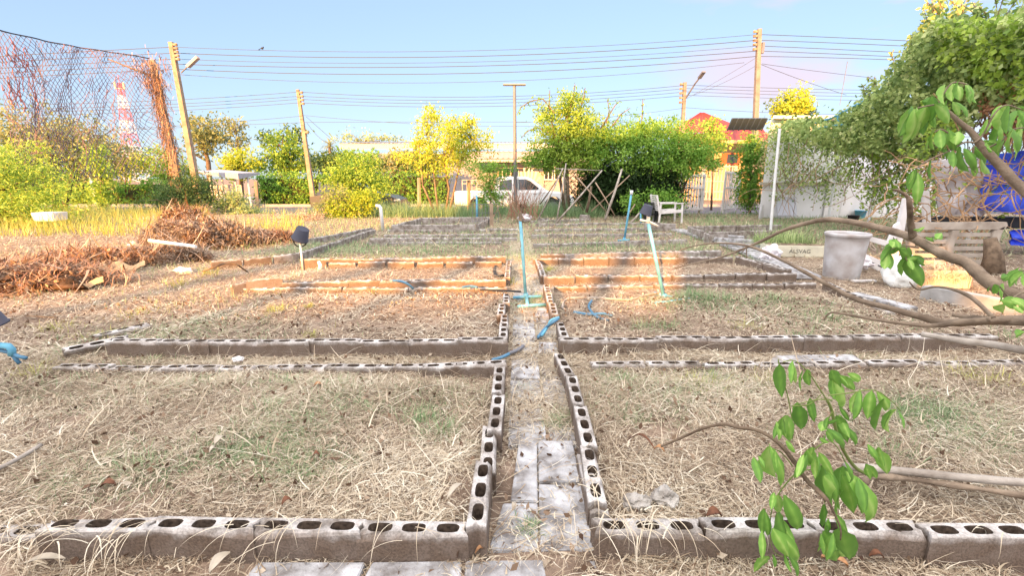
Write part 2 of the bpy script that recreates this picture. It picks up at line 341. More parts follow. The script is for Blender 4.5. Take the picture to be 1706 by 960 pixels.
# added shade caster, no known house, unseen behind camera: lower wall, light slot, upper wall
shade_caster = root('house', (7, -18, 0), 'added unseen shade caster with an open light slot far behind the garden viewpoint', 'house')
G0, G1 = 6.40, 7.42
MB().box((7.5, -18, G0 / 2), (45.0, .2, G0)).build('lower_shade_wall', M['white_paint'], shade_caster)
MB().box((7.5, -18, (G1 + 12.4) / 2), (45.0, .2, 12.4 - G1)).build('upper_shade_wall', M['white_paint'], shade_caster)
for cx_, w_ in ((-5.5, 3.0), (9, 24.2)): MB().box((cx_, -18, (G0 + G1) / 2), (w_, .18, G1 - G0)).build('slot_blocker', M['white_paint'], shade_caster)  # added panels that close parts of the light slot
for x in (-14.9, -13.2, -11.4, -10.1, -8.8, -7.9): MB().box((x, -18, (G0 + G1) / 2), (.22, .22, G1 - G0)).build('post', M['white_paint'], shade_caster)  # added bars across the light slot, unseen from the camera
# ============================================================ BLOCKS
def block_mesh(seed, mm_=None):
    rg = random.Random(seed); Lx, Ty, H = .384, .07, .19; bm = bmesh.new()
    def outline(ins):
        p = []; hx, hy = Lx / 2 - ins, Ty / 2 - ins
        p += [(-hx, -hy), (hx, -hy)]
        for k in range(1, 6): a = math.pi * k / 6; p.append((hx - .018 * math.sin(a) - .0, -.021 + .042 * (k / 6)))
        p += [(hx, hy), (-hx, hy)]
        for k in range(1, 6): a = math.pi * k / 6; p.append((-hx + .018 * math.sin(a), .021 - .042 * (k / 6)))
        return p
    jit = lambda s: (rg.uniform(-s, s), rg.uniform(-s, s))
    o0 = outline(.003); j = [jit(.0016) for _ in o0]; chip = rg.random() < .6; ci = rg.choice([0, 1, 7, 8])
    def ring(pts, z): return [bm.verts.new((x, y, z)) for x, y in pts]
    top = []
    for i, (x, y) in enumerate(o0):
        jx, jy = j[i]; top.append((x + jx, y + jy))
    rt = ring(top, H); rs = ring(outline(0), H - .004); rb = ring(outline(-.001), 0)
    if chip: rt[ci].co.z -= .016; rt[ci].co.x *= .95; rt[ci].co.y *= .8; rs[ci].co.z -= .03
    for k_ in (rg.randrange(len(rt)), rg.randrange(len(rt))): rt[k_].co.z -= rg.uniform(.002, .006); rt[k_].co.y *= .93
    holes = []
    for cx in (-.118, 0, .118):
        a_, b_ = .041 + rg.uniform(-.002, .002), .0205; pts = []
        for k in range(18):
            t = 2 * math.pi * k / 18; c_, s_ = math.cos(t), math.sin(t); e = .62
            pts.append((cx + a_ * abs(c_) ** e * (1 if c_ > 0 else -1) + rg.uniform(-.001, .001), b_ * abs(s_) ** e * (1 if s_ > 0 else -1)))
        holes.append((ring(pts, H), ring([(cx + (x - cx) * .86, y * .84) for x, y in pts], rg.choice([.03, .03, .08, .13, .16]))))
    def br(a, b, rev=False):
        n = len(a)
        for i in range(n):
            f = (a[i], a[(i + 1) % n], b[(i + 1) % n], b[i]); bm.faces.new(f[::-1] if rev else f)
    edges = []
    for loop in [rt] + [h[0] for h in holes]:
        for i in range(len(loop)): edges.append(bm.edges.new((loop[i], loop[(i + 1) % len(loop)])))
    bmesh.ops.triangle_fill(bm, use_beauty=True, edges=edges)
    br(rt, rs); br(rs, rb)
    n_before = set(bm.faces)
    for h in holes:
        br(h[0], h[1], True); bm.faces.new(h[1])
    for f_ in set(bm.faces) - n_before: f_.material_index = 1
    bmesh.ops.recalc_face_normals(bm, faces=bm.faces)
    me = bpy.data.meshes.new('concrete_block'); bm.to_mesh(me); bm.free(); me.materials.append(mm_ or M['block']); me.materials.append(M['hole_shade_soil']); return me
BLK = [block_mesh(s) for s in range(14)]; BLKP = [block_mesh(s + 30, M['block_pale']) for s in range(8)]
rb_ = random.Random(5); BN = 0
def block(x, y, ztop, yaw, label, group='hollow concrete blocks edging the beds', pitch=0, roll=0, mesh=None):
    global BN
    o = bpy.data.objects.new('concrete_block', mesh or (BLKP[rb_.randrange(len(BLKP))] if y > 7.2 else BLK[rb_.randrange(len(BLK))])); C.objects.link(o)
    o.location = (x, y, ztop - .19 * math.cos(pitch)); o.rotation_euler = (roll, pitch, yaw); BN += 1
    return tag(o, label, 'concrete block', group)
def row(p0, p1, where, z=.13, n=None, jz=.009, jy=.007, jr=.016, inward=1, start=0, rev=False, skip=()):
    """blocks end to end between two ends of a top front edge; 'where' completes the label after an ordinal"""
    a, b = G(*p0, z), G(*p1, z); d = b - a; n = n or max(1, round(d.length / .397)); yaw = math.atan2(d.y, d.x)
    nr = Vector((-math.sin(yaw), math.cos(yaw), 0)) * inward
    for k in range(n):
        if k in skip: continue
        c = a + d * ((k + .5) / n) + nr * (.035 + rb_.uniform(-jy, jy)); i = (n - 1 - k if rev else k) + start
        block(c.x, c.y, z + rb_.uniform(-jz, jz), yaw + rb_.uniform(-jr, jr), where.format(ORD[i % 30]))
def colm(items, where, z=.13):
    """blocks seen end on along the path: ((front x, front y), (back x, back y)) of the top's centre line"""
    for i, it in enumerate(items):
        zz = it[2] if len(it) > 2 else z
        a, b = G(*it[0], zz), G(*it[1], zz); c = (a + b) / 2; d = b - a
        # keep the true block length: hold the front end, run along the direction
        c = a + d.normalized() * .195
        block(c.x, c.y, zz, math.atan2(d.y, d.x), where.format(ORD[i]))
W = '{} block '
row((60, 886), (777, 891), W + 'left of the path in the front row of the near left bed', n=4, rev=True, jz=.003)
row((991, 884), (1740, 893), W + 'right of the path in the front row of the near right bed', n=4, jz=.006, jr=.02)
row((-110, 905), (55, 900), 'half buried block at the outer left end of the near front row', z=.035, n=1)
colm([((793, 880), (806, 772), .155), ((812, 790), (815, 727), .11), ((823, 719), (831, 656), .13), ((829, 655), (833, 608), .13)], W + 'back from the front on the left side of the path', .13)
colm([((1000, 858), (985, 800), .09), ((996, 840), (981, 751), .125), ((983, 745), (967, 678), .13), ((966, 676), (952, 627), .13), ((950, 626), (940, 606), .10)], W + 'back from the front on the right side of the path', .13)
c = G(632, 401, .1); block(c.x, c.y, .15, R(4), 'pale loose block at the left end of the fifth left bed')
row((728, 613), (822, 607), W + 'with bare holes in the back row of the near left bed', z=.085, n=2, jz=.002)
row((88, 613), (722, 613), W + 'from the left sunk in straw behind the near left bed', z=.052, jz=.014)
row((985, 612), (1720, 604), W + 'from the path sunk in straw behind the near right bed', z=.05, jz=.015)
row((178, 571), (845, 569), W + 'left of the path in the front row of the second left bed', n=8, rev=True)
row((933, 567), (1663, 561), W + 'right of the path in the front row of the second right bed', n=9)
c = G(150, 572, .10); block(c.x, c.y + .05, .10, R(50), 'tilted grey block at the outer left corner of the second bed', roll=R(14))
c = G(205, 548, .06); block(c.x, c.y, .06, R(62), 'buried block behind the tilted corner block of the second left bed')
colm([((838, 563), (839, 547)), ((840, 546), (841, 525)), ((834, 525), (837, 506)), ((843, 505), (844, 492))], W + 'back beside the path along the second left bed', .13)
colm([((941, 562), (934, 537)), ((924, 524), (920, 506)), ((918, 505), (914, 488)), ((914, 488), (911, 478))], W + 'back beside the path along the second right bed', .13)
row((402, 481), (846, 480), W + 'from the left in the back row of the second left bed', z=.065)
row((923, 477), (1362, 473), W + 'from the path in the back row of the second right bed', z=.065)
row((471, 470), (842, 466), W + 'from the left in the front row of the third left bed', jz=.01)
row((904, 461), (1330, 456), W + 'from the path in the front row of the third right bed', jz=.005)
c = G(440, 470, .13); block(c.x, c.y, .17, R(20), 'propped block leaning at the left corner of the third left bed', roll=R(-28))
c = G(418, 474, .1); block(c.x, c.y, .13, R(48), 'outermost propped block left of the third left bed', roll=R(-20))
colm([((845, 462), (846, 452)), ((846, 451), (847, 443)), ((847, 442), (848, 436))], W + 'back beside the path along the third left bed', .13)
colm([((905, 459), (902, 449)), ((901, 448), (899, 440)), ((898, 440), (896, 434))], W + 'back beside the path along the third right bed', .13)
row((545, 438), (838, 437), W + 'from the left in the back row of the third left bed', z=.12)
row((888, 431), (1222, 428), W + 'from the path in the back row of the third right bed', z=.12)
row((500, 433), (842, 427), W + 'from the left in the front row of the fourth left bed', z=.15)
row((902, 424), (1202, 417), W + 'from the path in the front row of the fourth right bed', z=.15)
row((610, 404), (836, 403), W + 'from the left in the back row of the fourth left bed', z=0.065)
row((615, 397), (862, 396), W + 'from the left in the front row of the fifth left bed', z=0.095)
row((890, 407), (1040, 403), W + 'from the path in the back row of the fourth right bed', z=0.085)
row((1042, 402), (1148, 399), W + 'right of the blue riser in the fifth right bed', z=0.115)
row((640, 391), (862, 390), W + 'from the left in the back row of the fifth left bed', z=0.085)
row((645, 383), (864, 381), W + 'from the left in the front row of the sixth left bed', z=0.085)
row((885, 391), (1120, 389), W + 'from the path in the back row of the fifth right bed', z=0.085)
row((890, 382), (1095, 380), W + 'from the path in the front row of the sixth right bed', z=0.085)
row((892, 373), (1080, 371), W + 'from the path in the back row of the sixth right bed', z=0.085)
row((654, 375), (790, 374), W + 'from the left in the front row of the raised far bed', z=.2, n=6)
row((700, 363), (815, 362), W + 'from the left in the back row of the raised far bed', z=.2, n=7)
row((795, 375), (818, 363), W + 'up the right side of the raised far bed', z=.2, n=3)
row((660, 374), (702, 364), W + 'up the left side of the raised far bed', z=.2, n=4)
row((350, 437), (500, 422), W + 'from the left in the slanting outer edge left of the third bed', z=.13)
row((502, 421), (625, 382), W + 'back along the slanting outer edge behind the small upturned bucket', z=.13, n=11)
row((515, 399), (620, 380), W + 'from the left along the far left border of pale blocks', z=.12, n=7)
row((1231, 428), (1305, 447), W + 'down the slanting row behind the bare branch tips', z=.13, n=4)
row((1147, 377), (1304, 374), W + 'from the left in the far back row beside the white post', z=.2)
row((1213, 386), (1290, 384), W + 'from the left in the front row beside the white post', z=.2)
row((1147, 377), (1185, 392), W + 'down the left edge of the bed beside the white post', z=.2, n=3)
c = G(1196, 394, .12); block(c.x, c.y, .22, R(-12), 'loose pale block at the corner of the bed beside the white post')
row((1370, 470), (1480, 520), W + 'down the buried right end of the second right bed', z=.09, n=3)
row((885, 368), (985, 364), W + 'from the left in the low row under the bean poles', z=.1, n=5)
c = G(905, 366, .1); block(c.x, c.y, .14, R(30), 'loose block beside the foot of the left bean pole')
c = G(974, 362, .1); block(c.x, c.y, .18, R(-55), 'loose block slumped between the bean poles')
c = G(1086, 380, .1); block(c.x, c.y, .24, R(10), 'pale loose block in front of the white armchair')
c = G(1112, 379, .1); block(c.x, c.y, .2, R(-15), 'grey loose block under the front of the white armchair')
# ============================================================ PATH SLABS
def slab(quad, label, z=.022):
    P = [G(px, py, z) for px, py in quad]; cx = sum(P, Vector()) / 4; P = [cx + (p - cx) * .985 for p in P]
    m = MB().add([Vector((p.x, p.y, z)) for p in P] + [Vector((p.x, p.y, z - .05)) for p in P], [(0, 1, 2, 3), (7, 6, 5, 4), (0, 4, 5, 1), (1, 5, 6, 2), (2, 6, 7, 3), (3, 7, 4, 0)])
    return m.build('paving_slab', M['slab'], loc=(cx.x, cx.y, z - .05), bevel=.004, label=label, cat='paving slab', group='concrete slabs paving the centre path')
slab([(812, 920), (898, 922), (896, 838), (838, 838)], 'scuffed slab nearest the camera on the left half of the path')
slab([(899, 922), (990, 918), (972, 808), (897, 806)], 'long grey slab nearest the camera on the right half of the path', .024)
slab([(850, 836), (896, 837), (895, 737), (864, 737)], 'narrow left slab of the path below the bare straw')
slab([(897, 804), (968, 803), (954, 734), (896, 734)], 'right slab of the path bordering the bare straw', .024)
slab([(590, 990), (768, 985), (770, 934), (620, 936)], 'slab at the bottom edge left of the path mouth', .026)
slab([(770, 985), (915, 985), (905, 932), (775, 934)], 'broad pale slab across the mouth of the path', .028)
slab([(917, 985), (1010, 985), (992, 934), (907, 932)], 'small slab right of the broad one at the path mouth', .02)
slab([(380, 990), (585, 990), (610, 936), (430, 936)], 'partly covered slab below the near left block row', .024)
slab([(896, 588), (930, 588), (927, 570), (897, 570)], 'small bare slab between the second bed corners', .026)
slab([(893, 528), (918, 528), (915, 513), (894, 513)], 'slab showing beside the blue pipe on the path', .026)
slab([(878, 462), (903, 462), (900, 443), (878, 443)], 'grey slab on the path beside the third right bed', .026)
slab([(1280, 604), (1440, 602), (1420, 590), (1290, 592)], 'bare grey slab between the right beds behind the leafy sprig', .03)

rs_ = random.Random(8); ii_ = 0
for k in range(11):
    for side_, (xa, xb) in enumerate(((-.03, .17), (.18, .39))):
        y0_ = 2.02 + k * .4; xo = .015 * y0_
        if rs_.random() < .12: continue
        m = MB().box((xo + (xa + xb) / 2 - .02, y0_ + .195, -.018 + rs_.uniform(-.006, .008)), (xb - xa - .006, .388, .05), Matrix.Rotation(rs_.uniform(-.015, .015), 3, 'Z'))
        m.build('paving_slab', M['slab'], loc=((xa + xb) / 2, y0_ + .2, 0), bevel=.004, label=ORD[k] + ' straw strewn slab past the bare ones on the ' + ('left' if side_ == 0 else 'right') + ' half of the path', cat='paving slab', group='concrete slabs paving the centre path')
# ============================================================ STRAW AND GRASS
PATHX = (-.1, .4)
def scatter(n, x0, x1, y0, y1, keep=None, g=rng, wedge=True):
    y = np.sqrt(g.uniform(y0 ** 2, y1 ** 2, n)) if wedge else g.uniform(y0, y1, n)
    x = g.uniform(x0, x1, n)
    if wedge: x = x * y / y1
    return x, y
def noise2(x, y, s=1.0, o=0.0):
    return (np.sin(x * 1.7 * s + o) * np.sin(y * 2.3 * s + o * 1.3) + np.sin(x * 3.9 * s - y * 2.1 * s + o) * .6 + np.sin(x * .9 * s + y * 4.7 * s - o) * .5) / 2.1
def straw(name, n, X, y0, y1, wid, ln, m, lie=.22, label=None, dens=None, path=.35, zoff=0.0, colshift=0.0, g=rng):
    x, y = scatter(n, -X, X, y0, y1)
    keepm = g.uniform(size=len(x)) < np.where((x > PATHX[0]) & (x < PATHX[1]) & (y < 2.25), path, 1.0)
    if dens is not None: keepm &= g.uniform(size=len(x)) < dens(x, y)
    x, y = x[keepm], y[keepm]; k = len(x)
    z = hgt(x, y) + g.uniform(0, .03, k) ** 1.0 + zoff
    base = np.stack([x, y, z], 1)
    hd = noise2(x, y, 2.2, 7) * 2.6 + g.normal(0, .95, k) + math.pi * (g.uniform(size=k) < .5)
    V, fs = ribbons(base, hd, np.abs(g.normal(lie, lie, k)), g.normal(.7, .6, k), g.normal(0, .7, k), g.gamma(3, ln / 3, k), wid * np.clip(g.gamma(2.2, .42, k), .25, 2.6), 4, floor=hgt)
    r = np.clip(.5 + .22 * noise2(x, y, 1.3, 2) + g.normal(0, .28, k) + colshift, 0, 1)
    return npmesh(name, V, 10, m, r, faces=fs, kind='stuff')
edge = lambda x, y: np.where((y < 1.3) & (x > -1.0) & (x < .13), .22, np.clip(1.12 - .9 * np.clip(noise2(x, y, 2.4, 11) - .12, 0, 1) * 2.2, .22, 1))
far_only = lambda x, y: (y > 1.5).astype(float)
straw('dry_straw', 185000, 4.4, 1.0, 3.3, .0029, .065, M['straw'], lie=.14, dens=edge, path=.25)
straw('dry_straw', 60000, 4.4, 1.0, 3.3, .0034, .026, M['straw'], lie=.12, dens=edge, path=.4, colshift=-.05)
straw('dry_straw', 4200, 4.4, 1.0, 3.3, .0036, .17, M['straw'], lie=.28, dens=far_only, path=.15, colshift=.15)
straw('dry_straw', 120000, 9.6, 3.0, 7.5, .0054, .085, M['straw'], lie=.14)
straw('dry_straw', 70000, 20, 7.4, 17, .014, .14, M['straw_far'], lie=.2)
n = 14000; y = rng.uniform(2.15, 12, n); x = rng.uniform(-.03, .38, n); 
V, fs = ribbons(np.stack([x, y, hgt(x, y) + rng.uniform(0, .02, n)], 1), rng.uniform(0, 6.28, n), np.abs(rng.normal(.1, .12, n)), rng.normal(.5, .5, n), rng.normal(0, .6, n), rng.gamma(3, .025, n), .0022 * y * rng.uniform(.5, 1.2, n) ** 1 * .8, 4, floor=hgt)
npmesh('dry_straw', V, 10, M['straw'], rng.uniform(.45, 1, n), faces=fs, kind='stuff')
# fallen leaf flakes
x, y = scatter(5200, -6, 6, 1.0, 5.0); z = hgt(x, y) + .02 + rng.uniform(0, .02, len(x))
npmesh('leaf_litter', leaves(np.stack([x, y, z], 1), .032, (0, 0, 0), .6), 4, M['litter'], rng.uniform(size=len(x)), faces=LEAF_F, kind='stuff')
# tufts
def tufts(name, spots, m, per=60, cs=0.0, g=rng):
    B, H, P_, Ln, Wd, Rn = [], [], [], [], [], []
    for px, py, rad, hh in spots:
        c = G(px, py, .03); k = int(per * g.uniform(.7, 1.3)); a = g.uniform(0, 2 * math.pi, k); r = np.abs(g.normal(0, rad * .5, k))
        bx, by = c.x + r * np.cos(a), c.y + r * np.sin(a); B.append(np.stack([bx, by, hgt(bx, by)], 1)); H.append(a + g.normal(0, .8, k))
        P_.append(g.uniform(.5, 1.5, k)); Ln.append(hh * g.uniform(.5, 1.3, k)); Wd.append(np.full(k, max(.0035, c.y * .0011)) * g.uniform(.6, 1.4, k)); Rn.append(g.uniform(0, 1, k) + cs)
    k = sum(map(len, B))
    V, fs = ribbons(np.concatenate(B), np.concatenate(H), np.concatenate(P_), g.normal(.9, .5, k), g.normal(0, .4, k), np.concatenate(Ln), np.concatenate(Wd), 4, floor=hgt)
    return npmesh(name, V, 10, m, np.concatenate(Rn), faces=fs, kind='stuff')
tufts('green_grass', [(735, 725, .10, .13), (700, 700, .12, .09), (450, 690, .2, .08), (470, 770, .18, .07), (490, 800, .15, .07), (250, 790, .2, .08), (930, 700, .1, .06), (620, 690, .2, .07), (1050, 700, .15, .08),
    (1068, 552, .18, .12), (1110, 548, .2, .11), (1140, 500, .25, .15), (1180, 503, .25, .15), (1210, 500, .25, .13), (1160, 495, .2, .16), (1290, 500, .3, .12), (1330, 560, .3, .08), (430, 575, .2, .08), (1190, 630, .2, .1),
    (1560, 690, .3, .1), (1480, 760, .2, .08), (1620, 740, .3, .09), (1500, 690, .3, .08), (1010, 630, .2, .07), (560, 640, .2, .08), (480, 640, .2, .07), (250, 600, .25, .08), (330, 640, .25, .07), (120, 590, .2, .08),
    (870, 640, .1, .05), (882, 880, .05, .05), (1040, 640, .2, .08), (900, 495, .2, .1), (880, 500, .15, .1), (1380, 530, .3, .08), (1680, 560, .3, .1), (1440, 600, .3, .08)], M['green_grass'], 120)
tufts('yellow_grass', [(460, 520, .14, .09), (515, 512, .06, .05), (350, 455, .3, .12), (300, 470, .3, .1), (650, 480, .2, .1), (620, 484, .2, .09), (760, 480, .15, .08), (850, 470, .08, .1), (912, 452, .1, .1), (560, 440, .3, .1),
    (1160, 640, .25, .09), (1280, 640, .25, .09), (1600, 620, .3, .1), (700, 590, .2, .05), (1240, 545, .2, .06), (1650, 640, .3, .1), (520, 560, .2, .06), (170, 560, .3, .08), (90, 545, .3, .08), (230, 520, .3, .08), (60, 620, .2, .1)], M['yellow_grass'], 90)
def patch(px, py, rad, n, h=.06):
    c = G(px, py, .03); g = rng; k = int(n * 2.3); x = c.x + g.normal(0, rad, k); y = c.y + g.normal(0, rad * .7, k)
    V, fs = ribbons(np.stack([x, y, hgt(x, y)], 1), g.uniform(0, 6.28, k), g.uniform(.1, 1.1, k), g.normal(.9, .5, k), g.normal(0, .5, k), h * g.uniform(.5, 1.4, k), np.full(k, max(.0026, c.y * .0011)) * g.uniform(.6, 1.4, k), 4, floor=hgt)
    npmesh('green_grass', V, 10, M['green_grass'], g.uniform(0, 1, k), faces=fs, kind='stuff')
for a_ in ((480, 720, .16, 900), (420, 760, .18, 800), (520, 780, .12, 500), (170, 790, .2, 600), (560, 660, .25, 700), (300, 640, .35, 800), (740, 660, .2, 500), (1080, 660, .25, 700), (1200, 640, .3, 600), (1560, 680, .3, 900), (1640, 720, .25, 700), (1480, 700, .2, 500), (1150, 505, .35, 700), (1290, 505, .4, 600), (1380, 540, .4, 500), (60, 650, .3, 500), (240, 560, .4, 600), (350, 540, .4, 400), (950, 690, .05, 200), (885, 505, .12, 400)): patch(*a_)
def field(name, n, x0, x1, y0, y1, h, wid, m, g=rng, cs=0.0, dens=None, lie=1.25):
    x = g.uniform(x0, x1, n); y = g.uniform(y0, y1, n)
    k_ = g.uniform(size=n) < np.clip(.55 + .5 * noise2(x, y, .7, 5), .1, 1)
    if dens is not None: k_ &= g.uniform(size=n) < dens(x, y)
    x, y = x[k_], y[k_]; k = len(x)
    V, fs = ribbons(np.stack([x, y, hgt(x, y)], 1), g.uniform(0, 6.28, k), g.normal(lie, .22, k), g.normal(.6, .4, k), g.normal(0, .3, k), h * g.uniform(.5, 1.3, k) * (1 + .3 * noise2(x, y, 1.1, 1)), wid * g.uniform(.6, 1.4, k), 3)
    return npmesh(name, V, 8, m, np.clip(.5 + .3 * noise2(x, y, .8, 3) + g.normal(0, .2, k) + cs, 0, 1), faces=fs, kind='stuff')
# tall yellow weeds on the left, rough greener verge along the road
ld = lambda x, y: ((x < -4.2 - (y - 9) * .42) & ~((x > -.66 * y) & (y > 13))).astype(float)
field('yellow_grass', 24000, -22, -4.5, 10.5, 18.5, .42, .015, M['yellow_grass'], dens=ld)
field('green_grass', 15000, -7, 3.2, 15.6, 18.4, .5, .016, M['green_grass'])
field('green_grass', 6000, -6, 12, 8, 15.5, .16, .014, M['green_grass'])
field('green_grass', 9000, -4.3, 4.2, 7.2, 9.2, .10, .008, M['green_grass'], cs=.2)
field('green_grass', 8000, -6, 8, 9.0, 14.5, .11, .012, M['green_grass'], cs=.25)
field('green_grass', 5000, -9, -2.6, 4.5, 9, .08, .007, M['green_grass'], cs=.3)
field('green_grass', 5000, -25, -6, 17.5, 19.5, .4, .02, M['green_grass'])
field('green_grass', 9000, 5.5, 14, 10, 19, .14, .014, M['green_grass'])
# ============================================================ BUILDINGS
def rect(mb, a, b, t=.06):       # upright panel between two opposite corners at the same Y
    return mb.box(((a.x + b.x) / 2, a.y, (a.z + b.z) / 2), (abs(b.x - a.x), t, abs(b.z - a.z)))
# long low house beyond the road
Y0 = 38.0
a, b = A(567, 240, Y0), A(1010, 240, Y0)
lh = root('long_house', ((a.x + b.x) / 2, Y0, RZ), 'long low house with a cream eaves board behind the yellow tree', 'house')
ztop = a.z
MB().box(((a.x + b.x) / 2 + .3, Y0 + 2.6, (ztop - .7 + RZ) / 2), (b.x - a.x - 1.2, 5, ztop - .7 - RZ)).build('wall', mat('pale_wall', (.30, .30, .32), .85, var=.08), lh)
MB().box(((a.x + b.x) / 2, Y0 - .2, ztop - .18), (b.x - a.x, .1, .42)).build('eaves_board', mat('eaves_paint', (.40, .43, .44), .8, var=.06), lh)
m = MB(); n = int((b.x - a.x) / .16); xs_ = [a.x + i * (b.x - a.x) / n for i in range(n + 1)]
vs = []; 
for i, x_ in enumerate(xs_): zz = ztop + .05 + (.05 if i % 2 else 0); vs += [(x_, Y0 - .35, zz), (x_, Y0 + 6, zz + .55)]
m.add(vs, [(2 * i, 2 * i + 1, 2 * i + 3, 2 * i + 2) for i in range(n)]).build('roof', M['grey_roof'], lh)
p, q = A(780, 255, Y0 - 1.8), A(905, 255, Y0 - 1.8)
m = MB(); n = int((q.x - p.x) / .2); vs = []
for i in range(n + 1): x_ = p.x + i * (q.x - p.x) / n; zz = p.z + (.05 if i % 2 else 0); vs += [(x_, Y0 - 2.4, zz - .45), (x_, Y0 - .1, zz + .2)]
m.add(vs, [(2 * i, 2 * i + 1, 2 * i + 3, 2 * i + 2) for i in range(n)]).build('porch_roof', mat('brown_roof', (.42, .30, .25), .8, var=.2), lh)
MB().box(((p.x + q.x) / 2, Y0 - 2.42, p.z - .58), (q.x - p.x, .08, .2)).build('porch_beam', M['cream'], lh)
peach = mat('peach_wall', (.42, .36, .30), .85, var=.05)
rect(MB(), A(828, 272, Y0 - .15), A(905, 345, Y0 - .15)).build('porch_wall', peach, lh)
for px in (838, 852, 908, 925):
    wf = rect(MB(), A(px, 281, Y0 - .22), A(px + 11, 298, Y0 - .22)).build('window', M['glass'], lh)
    m = MB(); u, v = A(px - 1, 280, Y0 - .27), A(px + 12, 299, Y0 - .27)
    for xx in (u.x, (u.x + v.x) / 2, v.x): m.box((xx, Y0 - .28, (u.z + v.z) / 2), (.06, .05, u.z - v.z))
    for zz in (u.z, v.z): m.box(((u.x + v.x) / 2, Y0 - .285, zz), (v.x - u.x, .05, .06))
    m.build('frame', M['white_paint'], wf)
# front fence of the long house with a sunburst gate panel
c = A(880, 300, 29.5)
fr = root('garden_wall_fence', (A(880, 345, 29.5).x, 29.5, RZ), 'white picket garden fence with a fan shaped panel behind the pickup cab', 'fence')
m = MB(); u, v = A(770, 300, 29.5), A(1030, 350, 29.5); k = 34
for i in range(k): x_ = u.x + (v.x - u.x) * i / (k - 1); m.box((x_, 29.5, (u.z + RZ) / 2), (.05, .04, u.z - RZ))
for zz in (.2, 1.0, u.z): m.box(((u.x + v.x) / 2, 29.47, zz), (v.x - u.x, .04, .06))
m.build('pickets', M['beige_plastic'], fr)
m = MB(); cc = A(880, 335, 29.4)
for i in range(13):
    a_ = math.pi * (i / 12); e = cc + Vector((math.cos(a_) * 1.0, 0, math.sin(a_) * 2.1)); m.beam(cc, e, .14, .03, (0, 1, 0))
m.build('fan_panel', mat('cream_fan', (.45, .42, .36), .7), fr)
# red roofed orange house
Yh = 36.0
rh = root('orange_house', (A(1205, 320, Yh).x, Yh, RZ), 'orange rendered house with a red sheet hip roof behind the gate', 'house')
l, r_ = A(1120, 250, Yh), A(1282, 250, Yh)
rect(MB(), A(1125, 222, Yh), A(1275, 350, Yh), .2).build('wall', M['orange_wall'], rh)
def roofpatch(mb, q, k=16):      # corrugated patch between bottom edge q0-q1 and top edge q3-q2
    q0, q1, q2, q3 = q; vs = []
    for i in range(k + 1):
        t = i / k; off = Vector((0, -.04, .05 if i % 2 else 0)); vs += [q0.lerp(q1, t) + off, q3.lerp(q2, t) + off]
    return mb.add(vs, [(2 * i, 2 * i + 1, 2 * i + 3, 2 * i + 2) for i in range(k)])
ap = A(1166, 188, Yh + 3); ap2 = A(1172, 188, Yh + 3)
roofpatch(MB(), (A(1112, 222, Yh - .8), A(1216, 222, Yh - .8), ap2, ap), 22).build('roof', M['red_roof'], rh)
roofpatch(MB(), (A(1216, 222, Yh - .8), A(1240, 214, Yh + 6), A(1172, 188, Yh + 3.02), A(1172, 188, Yh + 3)), 10).build('roof_side', M['red_roof'], rh)
roofpatch(MB(), (A(1200, 234, Yh - 2.0), A(1285, 234, Yh - 2.0), A(1270, 214, Yh + .1), A(1206, 216, Yh + .1)), 22).build('porch_roof', M['red_roof'], rh)
MB().beam(A(1200, 236, Yh - 2.0), A(1285, 236, Yh - 2.0), .1, .22).build('fascia', mat('peach_fascia', (.72, .42, .22), .8), rh)
w_ = rect(MB(), A(1212, 257, Yh - .15), A(1228, 272, Yh - .15)).build('window', M['glass'], rh)
rect(MB(), A(1203, 255, Yh - .12), A(1231, 275, Yh - .12)).build('window_surround', mat('rust_red', (.5, .12, .06), .8), rh)
# its yellow-lit barred gate
yg = root('barred_gate', (A(1192, 320, 28).x, 28, RZ), 'cream barred gate of the orange house seen through the open white gate', 'gate')
m = MB(); u, v = A(1176, 270, 28), A(1214, 340, 28)
for i in range(9): x_ = u.x + (v.x - u.x) * i / 8; m.box((x_, 28, (u.z - .2 * abs(i - 4) / 4 + RZ + .35) / 2), (.055, .04, u.z - .2 * abs(i - 4) / 4 - RZ - .35))
for zz in (RZ + .4, .55, 1.15, u.z - .25): m.box(((u.x + v.x) / 2, 27.97, zz), (v.x - u.x, .04, .07))
m.build('bars', M['cream'], yg)
MB().box((u.x - .15, 28, .9), (.2, .2, 2.3)).build('gate_post', M['cream'], yg); MB().box((v.x + .15, 28, .9), (.2, .2, 2.3)).build('gate_post', M['cream'], yg)
# white slatted gate leaves
def leaf_gate(p, q, label, k):
    P, Q = Vector(p), Vector(q); top = P.z; g_ = root('gate_leaf', ((P.x + Q.x) / 2, (P.y + Q.y) / 2, 0), label, 'gate', 'open white slatted gate leaves'); m = MB(); m2 = MB()
    for i in range(k): c_ = P.lerp(Q, (i + .5) / k); m.beam((c_.x, c_.y, .06), (c_.x, c_.y, top), .02, (Q - P).length / k * .55, (Q - P).normalized())
    for zz in (.1, .95, top - .08): m2.beam((P.x, P.y - .03, zz), (Q.x, Q.y - .03, zz), .05, .07)
    for e in (P, Q): m2.box((e.x, e.y, top / 2), (.07, .07, top))
    m.build('slats', M['white_paint'], g_); m2.build('frame', M['white_paint'], g_)
u, v = A(1120, 290, 18.6), A(1175, 289, 18.9)
leaf_gate((u.x, u.y, 1.5), (v.x, v.y, 1.5), 'left white gate leaf beside the broad green shrub', 12)
u, v = A(1210, 286, 18.2), A(1234, 286, 20.0)
leaf_gate((u.x, u.y, 1.6), (v.x, v.y, 1.6), 'right white gate leaf swung open beside the columnar tree', 9)
